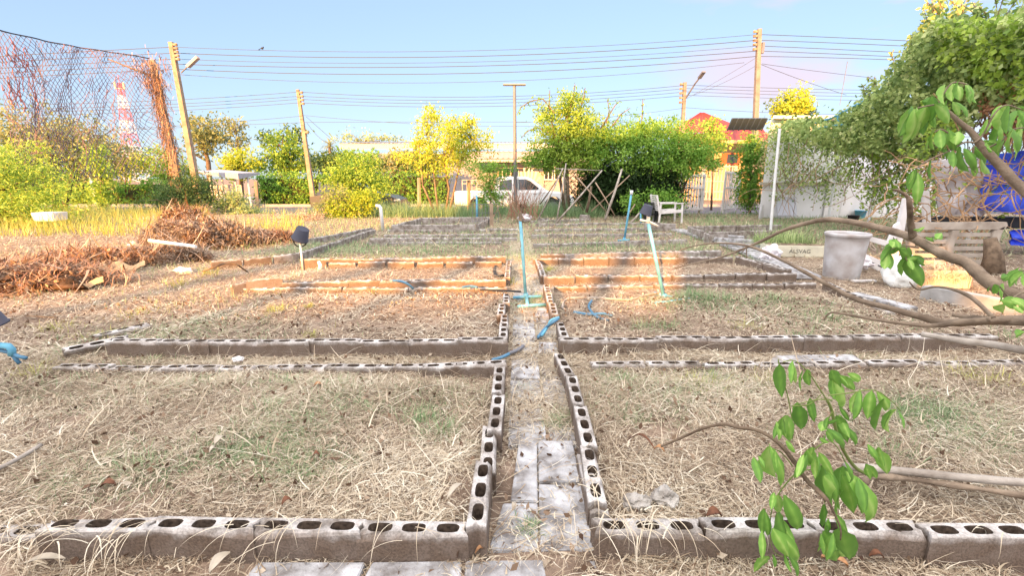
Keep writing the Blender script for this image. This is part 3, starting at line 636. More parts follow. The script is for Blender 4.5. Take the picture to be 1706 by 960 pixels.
# bus shelter
bs = root('bus_shelter', (A(385, 345, 26.5).x, 26.5, RZ), 'pale roofed roadside shelter in front of the yellow tree', 'shelter')
u, v = A(345, 287, 26.5), A(415, 289, 26.5)
MB().add([(u.x, 25.4, u.z - .05), (v.x, 25.4, v.z - .32), (v.x, 27.6, v.z - .05), (u.x, 27.6, u.z + .1), (u.x, 25.4, u.z + .03), (v.x, 25.4, v.z), (v.x, 27.6, v.z + .05), (u.x, 27.6, u.z + .18)], [(0, 1, 2, 3), (4, 5, 6, 7), (0, 1, 5, 4), (1, 2, 6, 5), (2, 3, 7, 6), (3, 0, 4, 7)]).build('roof', mat('lilac_sheet', (.36, .36, .42), .6, var=.08), bs)
for px in (350, 370, 392, 413): pp = A(px, 300, 26.5); MB().box((pp.x, 26.5, (u.z - .1 + RZ) / 2), (.07, .07, u.z - .1 - RZ)).build('post', M['white_paint'], bs)
MB().box(((u.x + v.x) / 2, 26.7, .25), (v.x - u.x - .3, .5, .06)).build('bench', M['white_paint'], bs)
rect(MB(), A(355, 308, 26.9), A(405, 330, 26.9)).build('back_panel', mat('faded_panel', (.6, .56, .58), .7, var=.1), bs)
# telecom tower
T = 200.0; base = A(222, 262, T); top = A(206, 156, T)
tt = root('telecom_tower', (base.x, T, 0), 'distant red and white lattice telecom tower seen through the netting', 'tower'); H = top.z + 4
redm, whm = mat('tower_red', (.55, .12, .15), .6), mat('tower_white', (.7, .68, .72), .6)
for s in range(8):
    m = MB(); z0, z1 = H * s / 8, H * (s + 1) / 8
    wdt = lambda z: 2.6 * (1 - z / H) + .55
    cx_ = base.x
    corners = lambda z: [Vector((cx_ + i * wdt(z), T + j_ * wdt(z), z)) for i, j_ in ((-1, -1), (1, -1), (1, 1), (-1, 1))]
    c0, c1 = corners(z0), corners(z1); cm_ = corners((z0 + z1) / 2)
    for i in range(4):
        m.tube([c0[i], c1[i]], .14, 5); j_ = (i + 1) % 4
        m.tube([c0[i], cm_[j_]], .07, 4); m.tube([cm_[j_], c1[i]], .07, 4); m.tube([c0[j_], cm_[i]], .07, 4); m.tube([cm_[i], c1[j_]], .07, 4); m.tube([c1[i], c1[j_]], .12, 4)
    m.build('tower_section', redm if s % 2 else whm, tt)
m = MB(); m.tube([(base.x, T, H), (base.x, T, H + 3)], .12, 5); m.build('mast', redm, tt)
m = MB()
for k in range(3): a_ = k * 2.1; m.box((base.x + math.cos(a_) * 1.6, T + math.sin(a_) * 1.6, H - 1), (.6, .5, 2.6))
m.lathe([(1.7, -.1), (1.7, .1)], (base.x, T, H - 2.2), 12); m.build('antennas', mat('antenna', (.6, .45, .35), .6), tt)
# ============================================================ VEHICLES
def wheels(r_, xs_, y0, y1, z, par, rr=.36):
    for x_ in xs_:
        for y_ in (y0, y1):
            Mx = Matrix.Rotation(R(90), 3, 'X')
            wo = MB().lathe([(rr * .62, -.1), (rr * .95, -.11), (rr, -.06), (rr, .06), (rr * .95, .11), (rr * .62, .1)], (x_, y_, z), 28, Mx).build('wheel', M['tyre'], par, smooth=True)
            MB().lathe([(.001, -.07), (rr * .2, -.085), (rr * .58, -.06), (rr * .62, -.09), (rr * .62, .09), (.001, .06)], (x_, y_, z), 20, Mx).build('rim', M['grey_metal'], wo)
Yv = 21.6; a = A(757, 320, Yv); b = A(958, 320, Yv); x0 = a.x; Lc = b.x - a.x; sc = Lc / 5.25
pk = root('pickup_truck', ((a.x + b.x) / 2, Yv, RZ), 'white extended cab pickup parked across the road behind the lamp post', 'pickup truck')
def car_body(side, par, m, y0, w_, name='body', bev=.05, tap=.0, zs=0.0):
    mb = MB(); n = len(side); cy = y0 + w_ / 2
    ys_ = [y0, y0 + .06, y0 + w_ - .06, y0 + w_]; vs = []
    for k, y_ in enumerate(ys_):
        e = .03 if k in (0, 3) else 0
        for x_, z_ in side:
            f_ = max(0, (z_ - zs)) * tap
            yy = y_ + (f_ if y_ < cy else -f_); vs.append((x_, yy, z_ - (e if z_ > .6 else -e * .3)))
    fs = [tuple(range(n)), tuple(3 * n + i for i in range(n))[::-1]]
    for k in range(3): fs += [(k * n + i, k * n + (i + 1) % n, (k + 1) * n + (i + 1) % n, (k + 1) * n + i) for i in range(n)]
    return mb.add(vs, fs).build(name, m, par, bevel=0.012)
def arch(cx, r, z0, k=9): return [(cx + r * math.cos(math.pi * i / (k - 1)), z0 + r * math.sin(math.pi * i / (k - 1))) for i in range(k)]
X = lambda t: x0 + t * sc
z_ = RZ
low = [(X(0), z_ + .42)] + [(X(0) , z_ + 1.02), (X(1.75), z_ + 1.03), (X(1.78), z_ + 1.03), (X(3.95), z_ + 1.04), (X(4.6), z_ + .98), (X(5.1), z_ + .86), (X(5.22), z_ + .62), (X(5.25), z_ + .38)]
low += [(x_, q) for x_, q in arch(X(4.32), .43, z_ + .36)] + [(x_, q) for x_, q in arch(X(1.02), .43, z_ + .36)]
car_body(low, pk, M['car_white'], Yv, 1.75)
cab = [(X(1.72), z_ + 1.0), (X(1.82), z_ + 1.62), (X(2.0), z_ + 1.7), (X(3.1), z_ + 1.7), (X(3.35), z_ + 1.62), (X(4.1), z_ + 1.03)]
car_body(cab, pk, M['car_white'], Yv + .04, 1.67, 'cab', tap=.18, zs=z_ + 1.0)
def side_win(pts, label=None, mm='glass', nm='window'):
    for yy, s in ((Yv + .04, 1), (Yv + 1.71, -1)):
        f_ = lambda q: (yy + s * (max(0, q - z_ - 1.0) * .18) - s * .012)
        n = len(pts); MB().add([(x_, f_(q), q) for x_, q in pts] + [(x_, f_(q) + s * .02, q) for x_, q in pts], [tuple(range(n)), tuple(range(n, 2 * n))[::-1]] + [(i, (i + 1) % n, (i + 1) % n + n, i + n) for i in range(n)]).build(nm, M[mm], pk)
side_win([(X(1.95), z_ + 1.1), (X(1.98), z_ + 1.5), (X(2.5), z_ + 1.58), (X(2.5), z_ + 1.1)])
side_win([(X(2.6), z_ + 1.1), (X(2.6), z_ + 1.58), (X(3.12), z_ + 1.58), (X(3.3), z_ + 1.5), (X(3.75), z_ + 1.12)])
MB().add([(X(3.3), Yv + .22, z_ + 1.66), (X(4.12), Yv + .12, z_ + 1.07), (X(4.12), Yv + 1.63, z_ + 1.07), (X(3.3), Yv + 1.53, z_ + 1.66)], [(0, 1, 2, 3)]).build('windscreen', M['glass'], pk)
MB().box((X(3.72), Yv - .1, z_ + 1.12), (.14, .16, .16)).build('wing_mirror', M['car_white'], pk, bevel=.03)
for t in (2.62, 3.5): MB().box((X(t), Yv - .012, z_ + .92), (.16, .02, .03)).build('door_handle', M['grey_metal'], pk)
for t in (1.8, 2.55, 3.72): MB().box((X(t), Yv - .004, z_ + .72), (.012, .012, .56)).build('door_seam', M['dark'], pk)
MB().box((X(5.2), Yv + .25, z_ + .74), (.1, .36, .16)).build('headlight', M['glass'], pk, bevel=.03)
MB().box((X(5.2), Yv + 1.5, z_ + .74), (.1, .36, .16)).build('headlight', M['glass'], pk, bevel=.03)
MB().box((X(-.04), Yv + .9, z_ + .5), (.16, 1.7, .18)).build('rear_bumper', M['dark'], pk)
MB().box((X(.01), Yv + .12, z_ + .8), (.06, .14, .28)).build('tail_light', M['red_roof'], pk)
wheels(None, [X(4.32), X(1.02)], Yv + .12, Yv + 1.62, z_ + .36, pk)
# dark car nose showing behind the bush
Yc = 20.9; a = A(668, 330, Yc)
dc = root('parked_car', (a.x - 2, Yc, RZ), 'dark grey hatchback parked on the road behind the leafy bush', 'car')
X = lambda t: a.x - t
low = [(X(4.1), z_ + .35), (X(4.12), z_ + .8), (X(3.4), z_ + .95), (X(1.2), z_ + .93), (X(.5), z_ + .84), (X(.1), z_ + .68), (X(0), z_ + .32)] + [(x_, q) for x_, q in arch(X(.78), .36, z_ + .3)] + [(x_, q) for x_, q in arch(X(3.3), .36, z_ + .3)]
car_body(low, dc, M['car_dark'], Yc, 1.65)
car_body([(X(3.9), z_ + .9), (X(3.5), z_ + 1.35), (X(3.1), z_ + 1.45), (X(2.1), z_ + 1.43), (X(1.2), z_ + .92)], dc, M['glass'], Yc + .06, 1.53, 'cabin', tap=.25, zs=z_ + .9)
MB().box((X(.2), Yc + .06, z_ + .66), (.3, .16, .12)).build('headlight', M['white_paint'], dc, bevel=.03)
MB().box((X(.0), Yc + .9, z_ + .42), (.08, 1.5, .2)).build('bumper', M['car_dark'], dc, bevel=.02)
wheels(None, [X(.78), X(3.3)], Yc + .1, Yc + 1.55, z_ + .3, dc, .3)
# ============================================================ POLES AND WIRES
def pole(base, top, w0, w1, label, ins=(), side=1, name='utility_pole', m='wood_pole'):
    b, t = Vector(base), Vector(top); r = root(name, b, label, 'utility pole'); pts = [b.lerp(t, k / 6) for k in range(7)]
    MB().tube(pts, [w0 + (w1 - w0) * k / 6 for k in range(7)], 4).build('shaft', M[m], r)
    for zf in ins:
        c_ = b.lerp(t, zf); im = MB(); im.box((c_.x + side * (w1 + .06), c_.y - .05, c_.z), (.14, .1, .09)); im.lathe([(.045, -.06), (.07, -.02), (.04, .0), (.07, .03), (.03, .07)], (c_.x + side * (w1 + .13), c_.y - .05, c_.z), 8)
        im.build('insulator', M['wood_pole'], r)
    return r, b, t
P1b, P1t = A(326, 300, 24.0), A(285, 70, 24.0); P1b = P1t + (P1b - P1t) * ((P1t.z - RZ) / (P1t.z - P1b.z))
p1, _, _ = pole(P1b, P1t, .20, .13, 'tallest left utility pole leaning outwards with a short lamp arm', (.985, .965, .945, .925, .905))
m = MB(); c_ = A(302, 121, 23.9); e_ = A(330, 95, 23.7); m.tube([c_, A(312, 111, 23.8), e_], [.03, .03, .03], 6); m.build('lamp_arm', M['grey_metal'], p1)
MB().beam(A(313, 111, 23.75), e_, .2, .12).build('lamp_head', mat('faded_lamp', (.5, .38, .36), .6), p1)
P2b, P2t = A(524, 345, 26.4), A(496, 149, 26.4)
p2, _, _ = pole(P2b, P2t, .17, .10, 'smaller left utility pole leaning outwards in front of the ivy hedge', (.975, .945, .915, .885, .65))
M['grey_pole'] = mat('grey_pole', (.22, .20, .185), .9, var=.2, scale=5)
P3t = A(1265, 48, 25.0); P3b = A(1259, 195, 25.0); P3b = P3t + (P3b - P3t) * ((P3t.z - RZ) / (P3t.z - P3b.z))
p3, _, _ = pole(P3b, P3t, .19, .13, 'tall right utility pole rising above the dark shed awning', (.985, .962, .94, .918, .895), -1, m='grey_pole')
MB().box(P3t.lerp(P3b, .1) + Vector((.16, -.1, 0)), (.12, .14, .5)).build('bracket_box', M['grey_metal'], p3)
P4t = A(1141, 137, 28.0); P4b = A(1138, 200, 28.0); P4b = P4t + (P4b - P4t) * ((P4t.z - RZ) / (P4t.z - P4b.z))
p4, _, _ = pole(P4b, P4t, .15, .12, 'short utility pole with a long slanting lamp arm behind the green shrub', (.985, .95, .915, .88, .845), -1, m='grey_pole')
m = MB(); m.tube([A(1143, 163, 27.9), A(1158, 139, 27.3), A(1173, 120, 26.7)], .045, 6).build('lamp_arm', M['grey_metal'], p4)
MB().beam(A(1165, 130, 27.0), A(1173, 119, 26.6), .2, .09).build('lamp_head', M['grey_metal'], p4)
lp = root('lamp_post', A(859, 352, 18.2), 'slim grey lamp post with a flat T shaped double head', 'lamp post'); t_ = A(857, 142, 18.2); b_ = A(859, 356, 18.2)
MB().tube([b_, t_], [.075, .055], 8).build('shaft', M['grey_metal'], lp)
MB().box((t_.x, t_.y, t_.z + .02), (.84, .22, .045)).build('lamp_head', M['grey_metal'], lp, bevel=.01)
MB().tube([b_ + Vector((.1, 0, 0)), A(863, 285, 18.25)], .02, 5).build('cable_pipe', M['white_pvc'], lp)
def wire(p, rad=.016, Ys=(24.5, 24.5, 24.5), label=None, group='power lines crossing the sky', name='power_line'):
    q = [A(p[0][0], p[0][1], Ys[0]), A(p[1][0], p[1][1], Ys[1]), A(p[2][0], p[2][1], Ys[2])]
    t1 = (p[1][0] - p[0][0]) / (p[2][0] - p[0][0]); pts = []
    for k in range(17):
        t = k / 16; l0 = (t - t1) * (t - 1) / (t1); l1 = t * (t - 1) / (t1 * (t1 - 1)); l2 = t * (t - t1) / (1 - t1); pts.append(q[0] * l0 + q[1] * l1 + q[2] * l2)
    return MB().tube(pts, rad, 4).build(name, M['wire'], loc=q[0], label=label, cat='power line', group=group)
up = [((290, 78), (610, 86), (1262, 57), 'topmost'), ((291, 88), (620, 95.5), (1262, 66.5), 'second highest'), ((293, 98), (640, 105), (1262, 76), 'third highest'), ((295, 106.5), (640, 112), (1262, 84.5), 'fourth highest'), ((297, 115), (660, 123.5), (1260, 93.5), 'fifth highest'), ((300, 124), (680, 138), (1240, 104), 'lowest faint')]
for a, b, c, wd in up: wire((a, b, c), .017 if wd[0] not in 'tl' else .011, label=wd + ' power line of the long upper span between the two tall poles')
for i, wd in enumerate(ORD[:5]):
    y0_ = (78, 88, 98, 106.5, 115)[i]; wire(((290 + i, y0_), (150, y0_ + 7), (-60, y0_ + 19)), .015, (24.3, 24, 23), wd + ' power line from the top running left from the tall left pole')
    y1_ = (57, 66.5, 76, 84.5, 93.5)[i]; y2_ = (67, 76, 87, 94.5, 100)[i]; wire(((1264, y1_), (1480, y2_ - 1), (1760, y2_ + 14)), .015, (25, 25, 25), wd + ' power line from the top running right from the tall right pole')
for i, wd in enumerate(ORD[:4]):
    yl = (153, 160, 165, 171)[i]; ym = (160, 165, 170.5, 176)[i]; yr = (142, 147.5, 153, 159)[i]
    wire(((500, yl), (860, ym), (1140, yr)), .014, (26.4, 27, 28), wd + ' line from the top in the middle span from the smaller left pole')
    wire(((498, yl), (400, yl + 7), (-40, yl + 22)), .013, (26.4, 26.4, 26), wd + ' line from the top running left from the smaller leaning pole')
    wire(((1143, yr - .5), (1350, yr + 6), (1700, yr + 10)), .013, (28, 28, 28), wd + ' line from the top running right from the pole with slanting lamp arm')
low_ = [(((506, 192), (690, 206), (900, 210)), 'drooping low line from the smaller left pole towards the yellow tree'), (((506, 203.5), (690, 203), (1138, 204)), 'straight low line passing over the yellow tree'),
        (((504, 193), (400, 202), (200, 215)), 'low line falling left from the smaller pole over the far tree'), (((504, 204), (400, 208), (100, 222)), 'lowest line left of the smaller pole over the far tree'),
        (((1138, 180), (1000, 196), (860, 204)), 'low line from the lamp arm pole dipping left behind the green tree'), (((1142, 179), (1250, 186), (1400, 190)), 'low line running right from the lamp arm pole past the red roof'),
        (((510, 194), (530, 212), (560, 238)), 'steep drop wire from the smaller pole to the long house'), (((511, 204), (525, 222), (548, 240)), 'second steep drop wire from the smaller pole to the long house'),
        (((1258, 97), (1205, 129), (1144, 164)), 'slanting service wire between the tall right pole and the lamp arm pole'), (((1258, 110), (1200, 140), (1156, 158)), 'shorter slanting wire under the service wire left of the tall right pole'),
        (((1268, 107), (1330, 131), (1410, 158)), 'steep wire falling right from the tall right pole'), (((1270, 106), (1350, 117), (1460, 130)), 'shallow wire falling right from the tall right pole'),
        (((250, 136), (270, 140), (294, 150)), 'short slack wire between the dry vine post and the tall left pole')]
for (p, lb) in low_: wire(p, .011, (26, 26, 26) if p[0][0] < 1150 else (25, 25.5, 26), lb)
# thin antenna behind the vines
an = MB().tube([A(1412, 102, 20), A(1399, 175, 20)], .012, 4).build('antenna_rod', M['grey_metal'], loc=A(1399, 175, 20), label='thin upright antenna rod above the vine covered shed', cat='antenna')
# bird
bp_ = A(437, 82, 24.45); m = MB().blob(bp_ + Vector((0, 0, .05)), (.07, .045, .05), 3, 2, .1); m.blob(bp_ + Vector((.06, 0, .10)), (.035, .03, .035), 4, 1, .05); m.beam(bp_ + Vector((-.08, 0, .04)), bp_ + Vector((-.19, 0, -.02)), .04, .015)
m.build('bird', M['dark'], loc=bp_, smooth=True, label='small dark bird perched on the topmost power line', cat='bird')
# ============================================================ FENCE POSTS
def post(px, py0, py1, Y, wd, m, label, name='fence_post', cat='fence post', lean=0):
    b, t = A(px, py1, Y), A(px + lean, py0, Y); b.z = min(b.z, hgt(b.x, b.y) + 0) if True else b.z
    return MB().tube([b, b.lerp(t, .5) + Vector((.01, 0, 0)), t], [wd, wd * .97, wd * .9], 5).build(name, M[m], loc=b, label=label, cat=cat, group='wooden fence posts along the road')
post(430, 302, 364, 18.6, .075, 'wood_pole', 'sunlit wooden fence post right of the bus shelter', lean=-4)
post(533, 303, 350, 24.5, .08, 'concrete_pole', 'pale fence post just right of the smaller leaning pole')
post(152, 274, 302, 27.4, .09, 'white_pvc', 'pale slanting post sticking out above the left hedge', lean=-7)
post(698, 296, 362, 17.6, .07, 'concrete_pole', 'grey fence post left of the yellow tree stems')
post(781, 300, 362, 17.4, .07, 'wood_pole', 'brown fence post in front of the pickup bed')
post(943, 286, 350, 18, .10, 'concrete_pole', 'thick grey post standing behind the bean poles')
post(1167, 300, 330, 19, .05, 'concrete_pole', 'thin post hidden at the edge of the broad shrub')
# ============================================================ HEDGE WALL AND NETTING
def sheetleaves(name, poly, Yf, depth, n, size, m, par=None, g=rng, loc=None, dirb=(0, -.2, -.5), cs=0.0, spread=1.0, wid=.5, clump=.25, **tg):
    """leaves filling a real slab of foliage: outline poly in the picture, at distance Yf(px) with true depth"""
    poly = np.array(poly, float); mn, mx_ = poly.min(0), poly.max(0); P = []
    tot = 0
    while tot < n:
        q = g.uniform(mn, mx_, (n * 2, 2)); ins = np.zeros(len(q), bool); j = len(poly) - 1
        for i in range(len(poly)):
            a_, b_ = poly[i], poly[j]; cnd = ((a_[1] > q[:, 1]) != (b_[1] > q[:, 1])) & (q[:, 0] < (b_[0] - a_[0]) * (q[:, 1] - a_[1]) / (b_[1] - a_[1] + 1e-9) + a_[0]); ins ^= cnd; j = i
        q = q[ins]; P.append(q); tot += len(q)
    q = np.concatenate(P)[:n]
    # gather into clumps
    kc = max(4, int(n / 14)); ctr = q[:kc]; pick = g.integers(0, kc, n); q = ctr[pick] + g.normal(size=(n, 2)) * clump * np.array([1, .8])
    Y = Yf(q[:, 0]) + (g.uniform(-.5, .5, kc)[pick]) * depth + g.normal(0, .06, n)
    xc = (q[:, 0] - 853) / F; yc = -(q[:, 1] - 480) / F; t = Y / (cp + yc * sp)
    W_ = np.stack([xc * t, Y, CAMZ + (-sp + yc * cp) * t], 1); W_[:, 2] = np.maximum(W_[:, 2], hgt(W_[:, 0], W_[:, 1]) + .02)
    r = np.clip(g.uniform(0, 1, kc)[pick] * .6 + g.uniform(0, .4, n) + cs, 0, 1)
    return npmesh(name, leaves(W_, size, dirb, wid, spread, g), 4, M[m], r, parent=par, loc=loc, faces=LEAF_F, **tg)
HY = lambda x: 28.3 + 0 * x
def hedge(x0, x1, top, n, m, label, cs=0.0, dep=.9):
    b = A((x0 + x1) / 2, 345, 28.3); h_ = root('ivy_hedge', (b.x, b.y, RZ), label, 'hedge')
    u, v = A(x0, top, 28.3), A(x1, top, 28.3)
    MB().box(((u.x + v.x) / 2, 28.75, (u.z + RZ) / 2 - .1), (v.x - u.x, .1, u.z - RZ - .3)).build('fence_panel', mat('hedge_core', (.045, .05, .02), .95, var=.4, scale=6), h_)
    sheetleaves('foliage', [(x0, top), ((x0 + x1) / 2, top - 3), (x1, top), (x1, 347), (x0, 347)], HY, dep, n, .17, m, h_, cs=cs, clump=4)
hedge(-90, 165, 300, 4200, 'leaf_lime', 'left stretch of olive green hedge behind the yellow weeds')
hedge(165, 345, 300, 3000, 'leaf_green', 'hedge stretch between the climbing vine and the feathery bush', .1)
hedge(425, 520, 290, 2600, 'leaf_green', 'square clipped ivy hedge left of the smaller leaning pole', .1)
hedge(520, 745, 288, 4200, 'leaf_green', 'green ivy hedge running behind the dark car', .1)
# dry-vine netting on its post
vb, vt = A(296, 300, 17.6), A(253, 101, 17.6); vb = vt + (vb - vt) * ((vt.z + .1) / (vt.z - vb.z))
vp = root('vine_post', vb, 'leaning orange lit post wrapped in dry vines holding the tall netting', 'post')
MB().tube([vb, vb.lerp(vt, .5), vt], [.16, .14, .12], 5).build('shaft', M['wood_pole'], vp)
g = rng; n = 2600; t = g.beta(2.2, 1.1, n); ax = np.array(vb)[None] + (np.array(vt) - np.array(vb))[None] * t[:, None]
sp_ = (.12 + .22 * np.clip((t - .8) / .2, 0, 1))[:, None]; P = ax + g.normal(size=(n, 3)) * np.array([1, .8, .6]) * sp_ + np.array([-.05, 0, 0])
V, fs = ribbons(P, g.uniform(0, 6.28, n), g.normal(-.9, .5, n), g.normal(.3, .6, n), g.normal(0, 1, n), np.full(n, .3) * g.uniform(.4, 1.4, n), np.full(n, .022), 3)
npmesh('dry_vines', V, 8, M['red_twigs'], g.uniform(size=n), parent=vp, faces=fs)
MB().tube([A(180, 98, 17.0), A(215, 112, 17.3), A(252, 126, 17.6)], [.02, .03, .04], 6).build('brace', M['wood_pole'], vp)
nr = root('netting', (A(100, 250, 16).x, 16, 0), 'tall slack diamond netting overgrown with dry vines at upper left', 'netting')
def netpt(u, v):        # u 0..1 left to right, v 0..1 top to bottom
    px = -40 + 300 * u; Yn = 13.6 + 4.0 * u; sag = 6 * math.sin(u * math.pi)
    py0 = 40 + 60 * u + sag * .6
    c_ = A(px, py0, Yn); c_.z -= v * (4.3 - .4 * u); c_.x += .35 * v * v * (1 if u > .9 else .3) + .05 * math.sin(u * 30 + v * 7); c_.y += .25 * math.sin(v * 3 + u * 5) ; return c_
m = MB(); NU, NV = 76, 38
mesh_pts = {}
for i in range(NU + 1):
    for j in range(NV + 1):
        c_ = netpt(i / NU, j / NV); o_ = mnoise.noise_vector(Vector((i * .17, j * .24, 1))) * .09; mesh_pts[i, j] = c_ + o_
for i in range(NU):
    for j in range(NV):
        a_, b_ = ((mesh_pts[i, j], mesh_pts[i + 1, j + 1]) if (i + j) % 2 == 0 else (mesh_pts[i + 1, j], mesh_pts[i, j + 1]))
        m.tube([a_, b_], .0085, 3, False)
m.build('net', mat('net_cord', (.15, .12, .15), .8), nr)
m = MB(); m.tube([netpt(k / 24, 0) for k in range(25)], .02, 5); m.build('top_cable', M['wire'], nr)
m = MB(); rr_ = random.Random(3)
for k in range(70):
    u_, v_ = rr_.random() ** 1.1, rr_.random() * .75; pts = []
    du = rr_.uniform(-.02, .02); dv = rr_.uniform(-.01, .04)
    for s in range(rr_.randint(7, 18)):
        pts.append(netpt(max(0, min(1, u_)), min(1, v_)) + Vector((0, -.03, 0))); u_ += du + rr_.uniform(-.012, .012); v_ = max(0, v_ + dv + rr_.uniform(-.03, .03))
        if v_ > 1: break
    if len(pts) > 2: m.tube(pts, [.010 * (1 - .6 * i / len(pts)) for i in range(len(pts))], 4, False)
m.build('dry_vines', mat('dry_vine', (.25, .16, .18), .9, var=.3), nr)
m = MB()
for k in range(34):
    u_, v_ = rr_.uniform(.02, .24), rr_.uniform(.02, .4); pts = []
    for s in range(8): pts.append(netpt(u_, v_) + Vector((0, -.05, 0))); u_ += rr_.uniform(-.012, .014); v_ += rr_.uniform(-.01, .04)
    m.tube(pts, .011, 4, False)
m.build('red_vines', mat('red_vine', (.34, .13, .12), .9), nr)
# ============================================================ TREES
def tree(name, label, cat, Y, ell, nclump, per, crad, size, m, stems=(), stem_r=.06, group=None, cs=0.0, shell=.45, dirb=(0, 0, -.3), wid=.45, bark='bark', core=False, branches=24, spread=1.0, bump=.28, base_z=None):
    """ell: (px, py, rpx, rpy[, dY]) ellipses at distance Y; stems: lists of (px, py) from the base up"""
    E = []
    for e in ell:
        c_ = A(e[0], e[1], Y + (e[4] if len(e) > 4 else 0)); s = c_.y / F / 1.03; E.append((c_.x, c_.y, c_.z, e[2] * s, max(.4, e[2] * s * .8), e[3] * s))
    bx = A(stems[0][0][0], stems[0][0][1], Y) if stems else Vector((E[0][0], Y, 0)); gz = float(hgt(bx.x, bx.y)) if base_z is None else base_z
    r = root(name, (bx.x, Y, gz), label, cat, group)
    P, Q, K = clump_pts(E, nclump, per, crad, shell, bump=bump)
    P[:, 2] = np.maximum(P[:, 2], gz + .05)
    rnd = np.clip(Q * .65 + rng.uniform(0, .35, len(P)) + cs, 0, 1)
    npmesh('crown', leaves(P, size, dirb, wid, spread), 4, M[m], rnd, parent=r, faces=LEAF_F)
    mb = MB(); tops = []
    for st in stems:
        pts = [A(x_, y_, Y + .15 * math.sin(x_ * 3 + i)) for i, (x_, y_) in enumerate(st)]; pts[0].z = gz - .03
        k = len(pts); mb.tube(pts, [stem_r * (1 - .65 * i / (k - 1)) for i in range(k)], 7); tops += [p for p in pts[1:]]
    if not stems:
        pts = [Vector((E[0][0], Y, gz - .03)), Vector((E[0][0] + .05, Y, (E[0][2] + gz) / 2)), Vector(E[0][:3])]; mb.tube(pts, [stem_r, stem_r * .7, stem_r * .4], 7); tops = pts[1:]
    idx = np.linspace(0, len(K) - 1, min(branches, len(K))).astype(int)
    for i in idx:
        kp = Vector(K[i]); kp.z = max(kp.z, gz + .1); s = min(tops, key=lambda p: (p - kp).length + max(0, p.z - kp.z) * 2); mid = s.lerp(kp, .5) + Vector((rng.normal(0, .05), rng.normal(0, .05), .06 * (kp - s).length))
        mb.tube([s, mid, kp], [stem_r * .33, stem_r * .22, stem_r * .08], 5)
    mb.build('trunk', M[bark], r, smooth=True)
    return r
tree('far_tree', 'tall dark tree with a bare trunk standing beyond the shelter', 'tree', 44, [(338, 215, 36, 27), (352, 240, 34, 20), (325, 245, 22, 18)], 90, 26, .75, .34, 'leaf_olive', [[(347, 300), (347, 270), (340, 245), (338, 225)]], .25, cs=-.1, base_z=RZ)
tree('far_tree', 'thin airy tree beside the tall dark far tree', 'tree', 44, [(395, 218, 18, 18), (400, 240, 16, 12)], 34, 18, .6, .3, 'leaf_olive', [[(398, 300), (396, 250), (394, 222)]], .1, base_z=RZ)
tree('far_tree', 'yellow flowering tree behind the roadside shelter', 'tree', 31, [(402, 270, 26, 22), (395, 285, 22, 14)], 60, 30, .5, .24, 'leaf_yellow', [[(403, 330), (403, 280)]], .12, base_z=RZ)
tree('far_tree', 'bushy green tree left of the smaller leaning pole', 'tree', 33, [(470, 250, 32, 30), (462, 275, 40, 25), (490, 268, 28, 26)], 130, 28, .55, .25, 'leaf_lime', [[(470, 330), (470, 260)]], .15, cs=-.25, base_z=RZ)
tree('far_tree', 'dark spiky tree top behind the bushy green tree', 'tree', 36, [(445, 232, 12, 14), (492, 226, 16, 14)], 30, 18, .5, .3, 'leaf_dark', [[(470, 330), (475, 250)]], .12, cs=.2, base_z=RZ)
tree('broad_tree', 'broad dusty brown thicket tree at the far left', 'tree', 23, [(90, 245, 88, 56), (30, 260, 80, 66), (150, 262, 56, 44), (190, 248, 32, 22)], 480, 28, .55, .17, 'leaf_olive', [[(90, 340), (92, 290), (85, 250)], [(100, 340), (125, 280), (150, 250)]], .16, cs=.05, base_z=RZ, shell=.25, branches=70)
tree('feathery_bush', 'big feathery yellow green bush at the left edge', 'bush', 13.0, [(-20, 325, 115, 55), (55, 345, 72, 34), (-10, 270, 80, 40), (20, 375, 60, 22)], 480, 30, .36, .12, 'leaf_lime', [], .1, cs=.1, spread=.7, dirb=(.5, -.3, -.2), wid=.25)
tree('feathery_bush', 'green feathery branches above the bush at the left edge', 'bush', 16.0, [(5, 275, 50, 30), (60, 300, 60, 22)], 120, 30, .4, .12, 'leaf_green', [], .08, cs=.25, spread=.7, dirb=(.5, -.3, -.2), wid=.25)
tree('climbing_vine', 'bright green vine column climbing before the left hedge', 'vine', 21, [(162, 265, 12, 26), (170, 300, 14, 26), (168, 335, 16, 20)], 90, 22, .3, .15, 'leaf_lime', [[(168, 350), (168, 300), (160, 245)]], .05)
tree('flowering_bush', 'golden flowering bush rising behind the left hedge', 'bush', 30, [(205, 278, 36, 16), (230, 268, 20, 14), (120, 296, 34, 10)], 120, 26, .5, .2, 'leaf_yellow', [], .1, base_z=RZ)
tree('flowering_bush', 'olive yellow bush around the foot of the vine post', 'bush', 30, [(268, 268, 24, 22), (280, 285, 30, 18), (305, 280, 16, 10)], 100, 26, .45, .2, 'leaf_lime', [], .1, base_z=RZ, cs=-.1)
tree('conifer_bush', 'dark green layered feathery bush under the leaning poles', 'bush', 17.5, [(310, 318, 48, 22), (285, 332, 40, 16), (335, 334, 42, 14), (320, 300, 26, 10)], 230, 30, .34, .12, 'leaf_dark', [], .08, spread=.45, dirb=(.2, -.5, -.25), wid=.3, cs=.25)
tree('weedy_shrub', 'pale green weedy shrub below the shelter', 'shrub', 17.8, [(395, 335, 22, 18), (408, 350, 20, 12), (375, 345, 14, 10)], 90, 22, .25, .1, 'leaf_dust', [], .03)
tree('leafy_bush', 'tall leafy green bush beside the dark car', 'bush', 19.5, [(595, 285, 40, 28), (610, 310, 40, 24), (570, 300, 28, 26)], 230, 26, .33, .12, 'leaf_lime', [[(600, 350), (598, 320), (592, 280)]], .07, cs=-.2)
